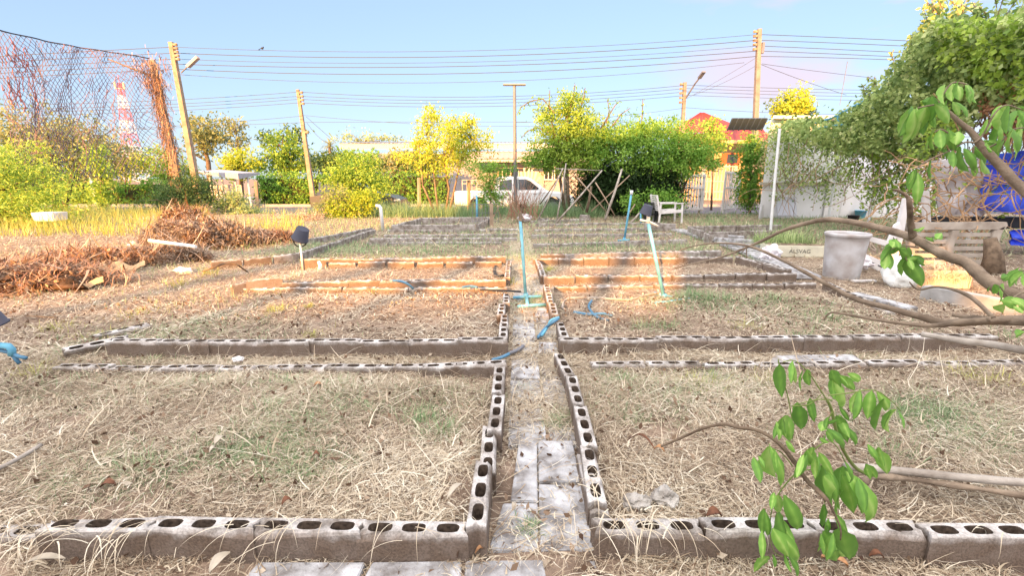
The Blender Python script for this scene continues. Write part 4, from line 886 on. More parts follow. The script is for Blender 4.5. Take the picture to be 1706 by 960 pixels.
tree('croton_bush', 'low yellow leaved bush at the corner by the road', 'bush', 15.8, [(590, 343, 34, 20), (612, 330, 18, 16), (560, 352, 22, 12)], 160, 24, .22, .10, 'leaf_yellow', [], .05, cs=-.25)
tree('croton_bush', 'brownish green lower left part bush beside the yellow leaved one', 'bush', 16.1, [(560, 335, 24, 20), (548, 352, 18, 12)], 90, 22, .22, .10, 'leaf_olive', [], .05)
tree('dry_brush', 'grey brown dry brush in front of the road', 'bush', 15.0, [(515, 362, 34, 9), (480, 366, 24, 7)], 90, 22, .2, .10, 'dry_twigs', [], .03, wid=.15, cs=.2)
for i, (cx_, lb, mm_) in enumerate(((540, 'dark shaded tree behind the ivy hedge left of the long house', 'leaf_dark'), (600, 'dark broad leaved tree in front of the long house end', 'leaf_green'), (660, 'brown tinged tree before the long house', 'leaf_olive'), (700, 'dense green shrub tree left of the yellow tree', 'leaf_dark'))):
    tree('garden_tree', lb, 'tree', 33, [(cx_, 275, 36, 18), (cx_ + 12, 268, 24, 14)], 90, 26, .55, .24, mm_, [], .12, base_z=RZ, cs=.2)
pt = root('palm_tree', A(549, 345, 46), 'small fan palm beyond the left end of the long house', 'palm tree'); pt.location.z = RZ; c_ = A(549, 243, 46)
MB().tube([(c_.x, 46, RZ), (c_.x, 46, c_.z)], [.2, .14], 7).build('trunk', M['pale_bark'], pt)
n = 60; V, fs = ribbons(np.tile(np.array(c_), (n, 1)), rng.uniform(0, 6.28, n), rng.uniform(-.3, 1.4, n), rng.normal(1.1, .3, n), rng.normal(0, .1, n), rng.uniform(.8, 1.3, n), np.full(n, .12), 4)
npmesh('crown', V, 10, M['leaf_olive'], rng.uniform(.3, 1, n), parent=pt, faces=fs)
tree('far_tree', 'wispy pale tree tops above the long house roof', 'tree', 60, [(600, 230, 45, 10), (650, 232, 20, 10)], 46, 16, .8, .35, 'leaf_dust', [[(610, 300), (605, 240)]], .1, base_z=RZ)
tree('yellow_tree', 'slender stemmed yellow tree in front of the long house', 'tree', 16.6, [(745, 228, 54, 42), (715, 215, 26, 24), (790, 240, 32, 32), (735, 265, 58, 26), (775, 212, 26, 18), (700, 250, 26, 26), (722, 192, 16, 12)], 330, 26, .24, .10, 'leaf_yellow',
     [[(732, 364), (726, 320), (722, 280), (712, 225)], [(742, 364), (748, 315), (740, 270), (752, 215)], [(747, 364), (756, 320), (765, 280), (785, 230)], [(728, 364), (705, 310), (700, 270), (698, 240)]], .045, bark='pale_bark', cs=.05, shell=.2, branches=60)
tree('young_tree', 'young green sapling with hanging leaves in front of the pickup', 'tree', 15.8, [(815, 292, 26, 22), (822, 318, 24, 22), (800, 276, 28, 10), (836, 280, 22, 12), (818, 335, 18, 12)], 170, 20, .2, .085, 'leaf_green', [[(818, 362), (817, 320), (815, 285)]], .025, cs=.3, shell=.1, branches=40)
tree('vine_tree', 'vine draped tree with shoots standing high left of the broad shrub', 'tree', 16.4, [(945, 215, 48, 42), (920, 250, 42, 26), (975, 235, 42, 42), (955, 175, 24, 22), (935, 270, 44, 18), (912, 190, 14, 12)], 520, 30, .26, .10, 'leaf_lime', [[(948, 362), (946, 300), (944, 270), (945, 200)], [(944, 290), (925, 240), (918, 195)]], .06, cs=-.1, shell=.2, branches=40)
# shoots sticking out of it
m = MB(); P = []
for pth in ([(925, 190), (905, 165), (885, 168), (868, 178), (862, 190)], [(950, 180), (955, 160), (958, 140)], [(965, 185), (972, 165), (975, 146)], [(915, 195), (915, 170), (916, 150)], [(1010, 205), (1015, 185), (1012, 165)], [(1020, 210), (1035, 190), (1050, 180)], [(925, 225), (895, 212), (880, 218), (868, 230)], [(1000, 215), (1025, 175), (1033, 168)], [(1068, 215), (1070, 190), (1071, 165)]):
    pts = [A(x_, y_, 16.2) for x_, y_ in pth]; m.tube(pts, [.022 * (1 - .7 * i / len(pts)) for i in range(len(pts))], 5)
    for a_, b_ in zip(pts, pts[1:]):
        for k in range(16): P.append(a_.lerp(b_, random.random()) + Vector((random.gauss(0, .05), random.gauss(0, .05), random.gauss(0, .06))))
vt_ = [o for o in C.objects if o.name == 'vine_tree'][0]
m.build('shoots', M['bark'], vt_); npmesh('shoot_leaves', leaves(np.array(P), .11, (0, 0, -.5)), 4, M['leaf_green'], rng.uniform(.3, 1, len(P)), parent=vt_, faces=LEAF_F)
tree('broad_shrub', 'broad rounded green shrub canopy arching over the bean poles', 'shrub', 16.6, [(1090, 240, 90, 34), (1020, 256, 62, 34), (1000, 235, 40, 28), (1085, 222, 66, 24), (1142, 254, 50, 34), (1168, 246, 26, 26), (1060, 225, 50, 20), (1110, 275, 70, 22), (900, 268, 34, 14), (1180, 266, 22, 26)], 900, 32, .26, .10, 'leaf_green',
     [[(1075, 368), (1082, 320), (1085, 260)], [(1090, 366), (1105, 310), (1130, 260)], [(1062, 366), (1045, 310), (1030, 265)], [(1100, 366), (1130, 330), (1160, 270)]], .07, cs=.3, shell=.3, branches=80)
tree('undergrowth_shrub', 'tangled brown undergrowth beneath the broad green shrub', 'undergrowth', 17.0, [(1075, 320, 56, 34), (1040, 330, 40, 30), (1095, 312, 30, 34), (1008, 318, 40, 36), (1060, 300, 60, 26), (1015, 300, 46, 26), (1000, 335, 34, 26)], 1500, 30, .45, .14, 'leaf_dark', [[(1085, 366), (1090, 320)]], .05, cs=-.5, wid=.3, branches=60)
tree('low_shrub', 'low green shoots at the foot of the broad shrub', 'shrub', 14.9, [(1075, 345, 32, 16), (1050, 335, 16, 14), (1110, 330, 28, 16), (1120, 345, 14, 10)], 120, 20, .24, .09, 'leaf_green', [], .02, cs=.1)
tree('columnar_tree', 'narrow bushy tree between the gate and the white shed', 'tree', 17.4, [(1250, 250, 20, 24), (1252, 285, 22, 30), (1248, 325, 20, 26)], 260, 26, .28, .10, 'leaf_green', [[(1250, 350), (1250, 300), (1250, 240)]], .05, cs=.1)
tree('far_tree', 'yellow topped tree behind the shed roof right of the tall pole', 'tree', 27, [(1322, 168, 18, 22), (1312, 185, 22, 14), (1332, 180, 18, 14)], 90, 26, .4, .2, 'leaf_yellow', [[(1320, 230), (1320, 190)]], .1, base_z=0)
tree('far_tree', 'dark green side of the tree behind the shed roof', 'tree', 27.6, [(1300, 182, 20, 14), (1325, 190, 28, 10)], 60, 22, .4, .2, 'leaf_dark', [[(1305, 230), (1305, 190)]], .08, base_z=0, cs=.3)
tree('house_tree', 'lime green tree top in front of the red roof', 'tree', 24, [(1188, 212, 14, 14), (1198, 238, 10, 14)], 44, 24, .34, .16, 'leaf_lime', [[(1190, 300), (1190, 230)]], .06, cs=-.1, base_z=RZ)
tree('dry_bush', 'leafless reddish dry bush at the end of the centre path', 'bush', 14.2, [(870, 345, 30, 14), (855, 335, 14, 12)], 50, 10, .2, .06, 'red_twigs', [[(866, 365), (868, 345)]], .015, wid=.15, branches=50)
m = MB(); rr_ = random.Random(9); bpt = A(868, 364, 14.0)
db = [o for o in C.objects if o.name == 'dry_bush'][0]
for k in range(70):
    a_ = rr_.gauss(0, .5); ln_ = rr_.uniform(.5, 1.25); b0 = bpt + Vector((rr_.gauss(0, .3), rr_.gauss(0, .2), 0)); m.tube([b0, b0 + Vector((math.sin(a_) * ln_ * .45, rr_.gauss(0, .1), ln_ * .5)), b0 + Vector((math.sin(a_) * ln_ + rr_.gauss(0, .08), rr_.gauss(0, .2), ln_))], [.01, .008, .004], 4)
m.build('stems', mat('red_stem', (.30, .17, .12), .9), db)
# ============================================================ SHED AND VINES (right)
Ys = 15.6
sh = root('white_shed', (A(1270, 362, Ys).x, Ys, 0), 'white walled shed overgrown with vines at the right', 'shed')
p, q = A(1284, 200, Ys), A(1600, 200, Ys); zt = p.z
def wedge(x0, x1, y0, y1, z0, z1, k):       # box whose left side slants along the view ray to stay hidden
    return MB().add([(x0, y0, z0), (x1, y0, z0), (x1, y1, z0), (x0 * k, y1, z0), (x0, y0, z1), (x1, y0, z1), (x1, y1, z1), (x0 * k, y1, z1)], [(3, 2, 1, 0), (4, 5, 6, 7), (0, 1, 5, 4), (1, 2, 6, 5), (2, 3, 7, 6), (3, 0, 4, 7)])
wedge(p.x, q.x, Ys, Ys + 4, 0, zt, 1.28).build('wall', mat('shed_white', (.76, .78, .82), .8, var=.06, scale=1.5), sh)
wedge(p.x - .12, q.x, Ys - .35, Ys + 4.2, zt + .01, zt + .1, 1.34).build('roof_slab', M['white_paint'], sh)
MB().add([tuple(v) for v in (A(1262, 372, Ys - .6), A(1272, 362, Ys - .02), A(1272, 340, Ys - .02))], [(0, 1, 2)]).build('foot_buttress', M['white_paint'], sh)
u, v = A(1216, 199, Ys - .4), A(1272, 214, Ys - .4); RX = Matrix.Rotation(R(-50), 3, 'X')
MB().box(((u.x + v.x) / 2, Ys - .4, (u.z + v.z) / 2), (v.x - u.x, .42, .03), RX).build('awning_sheet', mat('awning', (.045, .065, .10), .4), sh)
m = MB()
for i in range(7): x_ = u.x + (v.x - u.x) * i / 6; m.box((x_, Ys - .425, (u.z + v.z) / 2 - .02), (.03, .44, .03), RX)
m.build('awning_ribs', mat('rib_metal', (.07, .10, .15), .5), sh)
m = MB(); m.box((A(1330, 300, Ys).x, Ys - .06, A(1330, 306, Ys).z), (2.6, .1, .09)); m.build('ledge', M['cream'], sh)
for px0, px1, dy_ in ((1384, 1406, .06), (1411, 1448, .075), (1453, 1490, .09)): rect(MB(), A(px0, 280, Ys - dy_), A(px1, 362, Ys - dy_), .05).build('door_panel', M['white_paint'], sh)
u, v = A(1303, 333, Ys - .35), A(1328, 358, Ys - .7)
lt = MB().box(((u.x + v.x) / 2, Ys - .35, .42), (.62, .05, .62), Matrix.Rotation(R(-18), 3, 'X')).build('louvred_panel', mat('panel_grey', (.45, .48, .56), .6), loc=((u.x + v.x) / 2, Ys - .35, .1), label='small pale louvred panel leaning on the shed wall', cat='panel')
# white scaffold pole
wp = root('white_pole', A(1283, 392, 11.2), 'tall white pole standing before the white shed', 'pole'); wp.location.z = 0
MB().tube([A(1283, 394, 11.2) * 1.0, A(1291, 300, 11.2), A(1299, 214, 11.2)], .032, 8).build('shaft', M['white_pvc'], wp)
# light blue pipe frame on the vine roof
pf = root('roof_scaffold', A(1390, 205, 12.5), 'pale blue pipe frame poking out of the vine covered roof', 'scaffold')
m = MB(); m.tube([A(1355, 205, 13.5), A(1385, 197, 12.8), A(1440, 168, 11.5)], .03, 6); m.tube([A(1362, 214, 13), A(1410, 206, 12.3)], .025, 6); m.tube([A(1396, 190, 12.5), A(1397, 208, 12.5)], .03, 6); m.build('tubes', M['pvc'], pf)
# vine mass with its own depth
VY = lambda x: 15.0 - (np.clip(x, 1270, 1760) - 1270) / 430 * 6.6
vm = root('vine_mass', (A(1500, 300, 10).x, 10, 0), 'huge creeping vine heap smothering the shed roof at the right', 'vine')
out_ = [(1285, 212), (1330, 200), (1395, 196), (1440, 165), (1475, 140), (1500, 100), (1530, 55), (1560, 28), (1600, 30), (1640, 40), (1700, 25), (1800, 20), (1800, 180), (1700, 190), (1640, 170), (1600, 215), (1565, 250), (1520, 275), (1480, 262), (1440, 252), (1390, 258), (1350, 238), (1310, 232), (1285, 236)]
sheetleaves('crown', out_, VY, 2.6, 40000, .098, 'leaf_vine', vm, cs=0.0, clump=6, spread=.9, dirb=(0, -.5, -.6), wid=.75)
sheetleaves('sparse_leaves', [(1275, 225), (1385, 240), (1500, 240), (1560, 240), (1580, 300), (1550, 360), (1480, 365), (1440, 310), (1380, 330), (1340, 310), (1280, 290)], VY, 1.2, 2800, .085, 'leaf_vine', vm, clump=9, cs=-.1, wid=.7)
sheetleaves('top_leaves', [(1560, 30), (1620, 38), (1800, 25), (1800, 150), (1700, 170), (1620, 120), (1560, 110)], lambda x: VY(x) - .9, 1.0, 5200, .10, 'leaf_lime', vm, clump=8, cs=0.0, wid=.7)
sheetleaves('reddish_leaves', [(1640, 150), (1710, 140), (1800, 150), (1800, 240), (1690, 235), (1640, 215)], lambda x: VY(x) - .8, .7, 2600, .10, 'red_twigs', vm, clump=7, wid=.5)  # patch of leaves in a redder brown than the rest
sheetleaves('wall_creeper', [(1278, 215), (1400, 215), (1420, 300), (1385, 335), (1330, 320), (1290, 345), (1276, 300)], lambda x: 15.25 + 0 * x, .35, 1700, .09, 'leaf_vine', vm, clump=10, wid=.6, cs=-.05)
sheetleaves('hanging_leaves', [(1410, 260), (1560, 250), (1600, 300), (1560, 370), (1500, 350), (1440, 340)], lambda x: VY(x) - .3, 1.2, 1300, .10, 'leaf_lime', vm, clump=10, wid=.6, cs=-.1)
m = MB(); P = []; rr_ = random.Random(12)
for k in range(46):    # shoots along the ridge
    i = rr_.randrange(3, 11); a_, b_ = out_[i], out_[i + 1]; t_ = rr_.random(); px_, py_ = a_[0] + (b_[0] - a_[0]) * t_, a_[1] + (b_[1] - a_[1]) * t_; Yk = float(VY(px_))
    c0 = A(px_, py_ + 10, Yk); pts = [c0]; d_ = Vector((rr_.uniform(-.5, .3), rr_.uniform(-.2, .2), 1)).normalized()
    for s in range(5): pts.append(pts[-1] + d_ * rr_.uniform(.06, .14)); d_ = (d_ + Vector((rr_.gauss(0, .2), 0, -.12))).normalized()
    m.tube(pts, .007, 4)
    for a2, b2 in zip(pts, pts[1:]):
        for s in range(5): P.append(a2.lerp(b2, rr_.random()) + Vector((rr_.gauss(0, .02), 0, 0)))
npmesh('shoot_leaves', leaves(np.array(P), .11, (0, 0, -.2), .6), 4, M['leaf_vine'], rng.uniform(.2, 1, len(P)), parent=vm, faces=LEAF_F)
for k in range(150):   # hanging dry stems and creepers under the heap
    px_ = rr_.uniform(1290, 1780); t_ = (px_ - 1290) / 490; py_ = rr_.uniform(225, 300) - 60 * t_; Yk = float(VY(px_)) + rr_.uniform(-.8, .9)
    c0 = A(px_, py_, Yk); pts = [c0]; d_ = Vector((rr_.gauss(0, .35), rr_.gauss(0, .2), -1)).normalized(); ln_ = rr_.uniform(.12, .3)
    for s in range(rr_.randint(4, 10)):
        nx_ = pts[-1] + d_ * ln_
        if nx_.z < .03: break
        pts.append(nx_); d_ = (d_ + Vector((rr_.gauss(0, .35), rr_.gauss(0, .2), rr_.gauss(0, .25)))).normalized()
    if len(pts) > 2: m.tube(pts, [.012 * rr_.uniform(.5, 1.2) * (1 - .5 * i / len(pts)) for i in range(len(pts))], 5)
m.build('stems', mat('vine_stem', (.30, .21, .14), .9, var=.35, scale=3), vm)
# frame posts that carry the heap
for px_, Yk in ((1400, 14.2), (1470, 13), (1560, 11.4), (1650, 9.6), (1500, 15)): t0 = A(px_, 240, Yk); MB().tube([(t0.x, Yk, 0), (t0.x, Yk, t0.z + .5)], .04, 6).build('support_post', M['white_pvc'], vm)
# dry thicket at mid height right
th = root('dry_thicket', A(1600, 400, 8.2), 'tangle of dry brown creepers over the white plastic bench', 'dry creeper'); th.location.z = 0; m = MB()
for k in range(110):
    px_ = rr_.gauss(1595, 60); py_ = rr_.uniform(260, 390); c0 = A(px_, py_, rr_.uniform(6.8, 7.7)); pts = [c0]; d_ = Vector((rr_.gauss(0, 1), rr_.gauss(0, .3), rr_.gauss(-.4, .6))).normalized()
    for s in range(rr_.randint(5, 12)):
        nx_ = pts[-1] + d_ * .11
        if nx_.z < .05: break
        pts.append(nx_); d_ = (d_ + Vector((rr_.gauss(0, .3), rr_.gauss(0, .2), rr_.gauss(-.05, .3)))).normalized()
    if len(pts) > 2: m.tube(pts, [.010 * rr_.uniform(.5, 1.3) * (1 - .5 * i / len(pts)) for i in range(len(pts))], 5)
m.build('twigs', mat('thicket_twig', (.40, .26, .15), .9, var=.35, scale=3), th)
P, Q, K = clump_pts([(A(1545, 300, 8.5).x, 8.5, 1.9, .45, .4, .8), (A(1650, 350, 8.3).x, 8.3, 1.2, .9, .4, .5)], 90, 9, .2, .1)
npmesh('leaves', leaves(P, .09, (0, 0, -.3), .6), 4, M['leaf_lime'], Q * .6 + .2, parent=th, faces=LEAF_F)
# tarps
def tarp(name, pts4, m_, label, bulge=.12, seed=0, n=16):
    q = [Vector(p) for p in pts4]; vs = []
    for j in range(n + 1):
        for i in range(n + 1):
            s, t = i / n, j / n; c_ = q[0].lerp(q[1], s).lerp(q[3].lerp(q[2], s), t); c_ = c_ + Vector((0, -bulge * mnoise.noise(Vector((s * 3, t * 3, seed))) * 2 - .05 * math.sin(s * 22 + seed), 0)); vs.append(c_)
    vs += [v + Vector((0, .012, 0)) for v in vs]; K = (n + 1) ** 2
    fs = [(j * (n + 1) + i, j * (n + 1) + i + 1, (j + 1) * (n + 1) + i + 1, (j + 1) * (n + 1) + i) for j in range(n) for i in range(n)]; fs += [tuple(a + K for a in f[::-1]) for f in fs]
    return MB().add(vs, fs).build(name, M[m_], loc=((q[2] + q[3]) / 2), smooth=True, label=label, cat='tarpaulin')
tarp('white_sheet', [A(1548, 268, 8.3), A(1644, 262, 8.2), A(1644, 360, 8.2), A(1562, 358, 8.3)], 'white_tarp', 'greyish white hanging sheet left of the blue tarpaulin', .1, 2)
tarp('blue_tarpaulin', [A(1645, 258, 8.1), A(1830, 235, 7.9), A(1830, 372, 7.9), A(1634, 350, 8.1)], 'blue_tarp', 'bright blue tarpaulin hung behind the vines at the right edge', .14, 5)
tarp('blue_tarpaulin', [A(1680, 384, 8.0), A(1830, 380, 7.9), A(1830, 420, 7.8), A(1680, 408, 7.9)], 'blue_tarp', 'lower fold of blue tarpaulin lying behind the dusty bench', .1, 8)
u = A(1600, 366, 8.25); MB().box((u.x + .3, 8.4, u.z - .06), (1.9, .3, .2)).build('dark_trough', M['dark'], loc=(u.x, 8.4, u.z - .16), bevel=.02, label='long dark trough ledge below the hanging white sheet', cat='trough')
for (px_, py_, s_, mm, lb) in ((1432, 350, .34, 'pvc', 'turquoise plastic tub under the vines beside the shed door'), (1462, 348, .4, 'dark', 'black crate under the vines at the foot of the shed'), (1420, 358, .3, 'dark', 'dark plant pot in the shade under the vines')):
    c_ = G(px_, py_ + 15, 0); MB().lathe([(s_ * .36, 0), (s_ * .5, s_ * .8), (s_ * .54, s_ * .8), (s_ * .52, s_ * .84), (s_ * .46, s_ * .8), (s_ * .34, .04), (0.001, .04)], c_, 18).build('plastic_tub', M[mm], loc=c_, smooth=True, label=lb, cat='tub')
# ============================================================ GARDEN OBJECTS
# big grey-white bin
bb = G(1400, 463, 0.01); bk = root('plastic_barrel', bb, 'large dirty white plastic bin with a rope handle on the right bed', 'bin')
MB().lathe([(0.001, .0), (0.197, .0), (0.206, .02), (0.220, .2), (0.239, .5), (0.244, .56), (0.256, .565), (0.260, .60), (0.248, .61), (0.235, .59), (0.228, .5), (0.202, .06), (0.001, .05)], bb, 36).build('body', mat('bin_plastic', (.50, .51, .53), .55, col2=(.34, .31, .30), scale=5), bk, smooth=True)
m = MB(); m.tube([bb + Vector((0.168, -0.185, .44)), bb + Vector((0.210, -0.227, .40)), bb + Vector((0.269, -0.168, .41)), bb + Vector((0.277, -0.067, .46)), bb + Vector((0.252, -0.017, .5)), bb + Vector((0.227, -0.118, .50)), bb + Vector((0.168, -0.185, .44))], .011, 6); m.build('rope_handle', mat('rope', (.33, .27, .22), .9), bk, smooth=True)
# planter trough with faded lettering
u, v = G(1278, 428, 0), G(1372, 430, 0); tr = root('planter_box', (u + v) / 2, 'long low cream planter with faded dark lettering beside the bin', 'planter')
yaw = math.atan2(v.y - u.y, v.x - u.x); RM = Matrix.Rotation(yaw, 3, 'Z'); c_ = (u + v) / 2; Lt = (v - u).length
MB().box(c_ + RM @ Vector((0, .18, .10)), (Lt, .36, .20), RM).build('body', mat('planter_cream', (.62, .61, .50), .8, var=.1), tr, bevel=.012)
MB().box(c_ + RM @ Vector((0, .18, .195)), (Lt - .06, .30, .02), RM).build('soil', M['ground'], tr)
fc = bpy.data.curves.new('lettering', 'FONT'); fc.body = 'ALSVAG'; fc.size = .095; fc.extrude = .001; fo = bpy.data.objects.new('lettering', fc); C.objects.link(fo)
bpy.context.view_layer.update(); dg = bpy.context.evaluated_depsgraph_get(); me = bpy.data.meshes.new_from_object(fo.evaluated_get(dg)); bpy.data.objects.remove(fo)
fo = bpy.data.objects.new('lettering', me); me.materials.clear(); me.materials.append(mat('faded_ink', (.12, .12, .11), .9)); C.objects.link(fo); fo.parent = tr
fo.location = RM @ Vector((Lt * .5 - .56, -.004, .075)); fo.rotation_euler = (R(90), 0, yaw)
c2 = G(1284, 425, .12); sb_ = MB().blob(c2, (.14, .11, .15), 5, 3, .6); sb_.build('torn_bag', M['white_tarp'], loc=c2, label='crumpled torn white bag at the left end of the cream planter', cat='bag')
g = rng; n = 900; pts = np.stack([g.uniform(0, 1, n), g.uniform(.05, .5, n)], 1); Pw = np.array([tuple(c_ + RM @ Vector((Lt * (a_ - .5), .1 + b_ * 1.6, .15))) for a_, b_ in pts])
V, fs = ribbons(Pw, g.uniform(0, 6.28, n), g.uniform(.2, 1.5, n), g.normal(1, .5, n), g.normal(0, .4, n), g.uniform(.1, .4, n), np.full(n, .014), 4)
npmesh('planter_weeds', V, 10, M['leaf_dust'], g.uniform(size=n), parent=tr, faces=fs)
# white plastic lounge chair pieces right of the bin
lc = root('lounge_chair', G(1480, 462, 0), 'toppled white plastic lounge chair between the bin and the sack', 'lounge chair')
Yl = 6.5; m = MB()
def slab_px(m, pts, Y, th=.04, Y2=None):
    P = [A(x_, y_, Y if Y2 is None else Y + (Y2 - Y) * i / (len(pts) - 1)) for i, (x_, y_) in enumerate(pts)]; n = len(P)
    return m.add([p for p in P] + [p + Vector((0, th, 0)) for p in P], [tuple(range(n)), tuple(range(n, 2 * n))[::-1]] + [(i, (i + 1) % n, (i + 1) % n + n, i + n) for i in range(n)])
slab_px(MB(), [(1434, 391), (1440, 391), (1482, 402), (1482, 412), (1434, 398)], Yl).build('side_rail', M['white_plastic'], lc, bevel=.004)
lo_ = slab_px(MB(), [(1429, 417), (1472, 436), (1470, 455), (1426, 434)], Yl - .05).build('slotted_rail', M['white_plastic'], lc, bevel=.004)
for k in range(3): a_ = (1433 + k * 15, 428 + k * 6.6); slab_px(MB(), [a_, (a_[0] + 9, a_[1] + 4), (a_[0] + 9, a_[1] + 6), (a_[0], a_[1] + 2)], Yl - .056, .004).build('slot', M['dark'], lo_)
slab_px(MB(), [(1508, 330), (1516, 332), (1506, 395), (1494, 440), (1476, 470), (1470, 455), (1483, 405), (1498, 375)], Yl + .1, .06).build('back_leg', M['white_plastic'], lc, bevel=.006)
slab_px(MB(), [(1492, 375), (1500, 370), (1505, 382), (1492, 398), (1486, 410), (1480, 404)], Yl + .02, .05).build('arm', M['white_plastic'], lc, bevel=.006)
slab_px(MB(), [(1538, 318), (1549, 318), (1552, 370), (1540, 372)], Yl + .9, .05).build('front_leg', M['white_plastic'], lc, bevel=.006)
MB().blob(G(1455, 445, .12) + Vector((0, .25, 0)), (.16, .12, .1), 4, 3, .5).build('wrapped_scrap', M['white_tarp'], loc=G(1455, 445, .1), label='white scrap bundle tucked behind the slotted chair rail', cat='scrap')
# dusty bench back with slats
be = root('plastic_bench', G(1600, 462, 0), 'dusty off white plastic bench seen from behind with flared slatted back', 'bench'); Yb = 6.7
slab_px(MB(), [(1512, 371), (1679, 370), (1680, 376), (1675, 383), (1513, 384)], Yb, .07).build('top_rail', M['beige_plastic'], be, bevel=.008)
slab_px(MB(), [(1676, 376), (1668, 395), (1661, 418), (1658, 440), (1657, 464), (1645, 461), (1646, 430), (1650, 405), (1656, 385)], Yb, .07).build('side_frame', M['beige_plastic'], be, bevel=.008)
slab_px(MB(), [(1588, 384), (1600, 384), (1590, 410), (1588, 455), (1578, 455), (1578, 410)], Yb - .01, .08).build('middle_frame', M['beige_plastic'], be, bevel=.006)
slab_px(MB(), [(1514, 384), (1524, 384), (1526, 455), (1516, 455)], Yb, .07).build('side_frame', M['beige_plastic'], be, bevel=.006)
for k in range(6): y_ = 386 + k * 11.5; MB().beam(A(1520, y_ + 5, Yb + .04), A(1652 - k * .5, y_ + 5, Yb + .04), .03, .062).build('slat', M['beige_plastic'], be, bevel=.005)
slab_px(MB(), [(1585, 446), (1650, 449), (1650, 462), (1585, 457)], Yb - .02, .07).build('lower_rail', M['beige_plastic'], be, bevel=.006)
c_ = G(1672, 463, 0) + Vector((.1, .25, 0)); MB().tube([c_ + Vector((0, 0, -.02)), c_ + Vector((-.04, 0, .25)), c_ + Vector((-.1, .05, .5))], [.15, .11, .07], 10).build('tree_stump', M['bark'], loc=c_, label='dark brown tree trunk standing right of the dusty bench', cat='tree trunk', smooth=True)
# styrofoam/white sack and straw filled box
c_ = G(1497, 478, 0); m = MB().blob(c_ + Vector((0, 0, .17)), (.20, .15, .22), 8, 4, .22, -.17); m.build('white_sack', mat('white_sacking', (.74, .78, .78), .6, bump=1.0, bscale=14), loc=c_, smooth=True, label='stuffed crinkled white sack in front of the plastic chairs', cat='sack')
c_ = G(1560, 478, 0); bx = root('straw_box', c_, 'sunlit cream box heaped with straw beside the white sack', 'box')
RM = Matrix.Rotation(R(-6), 3, 'Z'); m = MB()
for dx, dy, sx, sy in ((0, -.16, .62, .02), (0, .16, .62, .02), (-.31, 0, .02, .34), (.31, 0, .02, .34)): m.box(c_ + RM @ Vector((dx, dy + .1, .11)), (sx, sy, .22), RM)
m.build('panel', M['cream'], bx)
n = 1100; P = np.array(c_)[None] + np.stack([rng.uniform(-.32, .3, n), rng.uniform(-.15, .25, n), rng.uniform(.1, .27, n)], 1)
V, fs = ribbons(P, rng.uniform(0, 6.28, n), rng.normal(.1, .4, n), rng.normal(1, .6, n), rng.normal(0, .8, n), rng.uniform(.08, .25, n), np.full(n, .007), 4)
npmesh('straw_fill', V, 10, M['straw'], rng.uniform(size=n), parent=bx, faces=fs)
a_, b_ = G(1548, 497, .02), G(1712, 530, .02); MB().beam(a_ + Vector((0, .08, .05)), b_ + Vector((0, .08, .05)), .14, .16).build('concrete_kerb', mat('kerb_grey', (.42, .42, .42), .9, col2=(.25, .25, .24), scale=5, bump=.4), loc=(a_ + b_) / 2, bevel=.01, label='long grey concrete kerb piece right of the white sack', cat='kerb')
a_, b_ = G(1420, 492, .03), G(1520, 518, .03); MB().beam(a_, b_, .16, .07).build('concrete_kerb', M['slab'], loc=(a_ + b_) / 2, bevel=.01, label='half buried grey concrete strip left of the long kerb', cat='kerb')
a_, b_ = G(1420, 468, .03), G(1458, 468, .03); MB().beam(a_, b_, .06, .02).build('white_board', M['white_plastic'], loc=a_, label='thin white strip lying at the foot of the bin', cat='board')
# straight pale path edge slabs right of centre
for i, (p_, q_) in enumerate((((1128, 383), (1165, 392)), ((1166, 393), (1205, 404)), ((1206, 404), (1250, 420)), ((1252, 421), (1300, 440)), ((1300, 441), (1345, 462)))):
    a_, b_ = G(*p_, .04), G(*q_, .04); MB().beam(a_, b_, .34, .05).build('paving_slab', M['slab'], loc=(a_ + b_) / 2, bevel=.006, label=ORD[i] + ' slab from the far end of the slanting right hand path', cat='paving slab', group='slabs of the slanting right hand path')
for i, (p_, q_) in enumerate((((1180, 392), (1240, 396)), ((1190, 398), (1262, 403)), ((1210, 406), (1280, 412)))):
    a_, b_ = G(*p_, .1), G(*q_, .1); MB().beam(a_, b_, .1, .06).build('concrete_strip', M['slab'], loc=(a_ + b_) / 2, bevel=.006, label=ORD[i] + ' broken concrete strip beside the foot of the white pole', cat='concrete strip', group='broken concrete strips')
# white slatted armchair
Yc = 13.6
ac = root('garden_armchair', (A(1112, 372, Yc).x, Yc, 0), 'white slatted plastic armchair in front of the broad shrub', 'armchair')
ox = A(1092, 372, Yc).x; w0 = A(1137, 372, Yc).x - ox; d_ = .6
def cb(nm, a_, b_, wd, th): return MB().beam((ox + a_[0], Yc + a_[1], a_[2]), (ox + b_[0], Yc + b_[1], b_[2]), wd, th).build(nm, M['white_plastic'], ac, bevel=.005)
for yy in (0, d_):
    cb('leg', (w0 - .03, yy, 0), (w0 - .05, yy, .62), .05, .05); cb('leg', (.1, yy, 0), (.12, yy, .62), .05, .05)
    cb('armrest', (.1, yy, .6), (w0 - .02, yy, .60), .07, .03)
    cb('side_rail', (.08, yy, .33), (w0 - .05, yy, .38), .03, .09)
    cb('back_upright', (.10, yy, .30), (-.02, yy, .84), .06, .05)
for k in range(8): t_ = k / 7; cb('back_slat', (.085 - .1 * t_, .0, .4 + .42 * t_), (.085 - .1 * t_, d_, .4 + .42 * t_), .02, .035)
for k in range(6): t_ = k / 5; cb('seat_slat', (.14 + (w0 - .25) * t_, 0, .37), (.14 + (w0 - .25) * t_, d_, .37), .07, .02)
u = A(1088, 362, 13.9); m = MB(); 
for zz in (.25, .42, .58): m.box((u.x - .02, 14.1, zz), (.34, .3, .03))
for sx in (-.16, .16): m.box((u.x - .02 + sx, 14.1, .3), (.03, .3, .6))
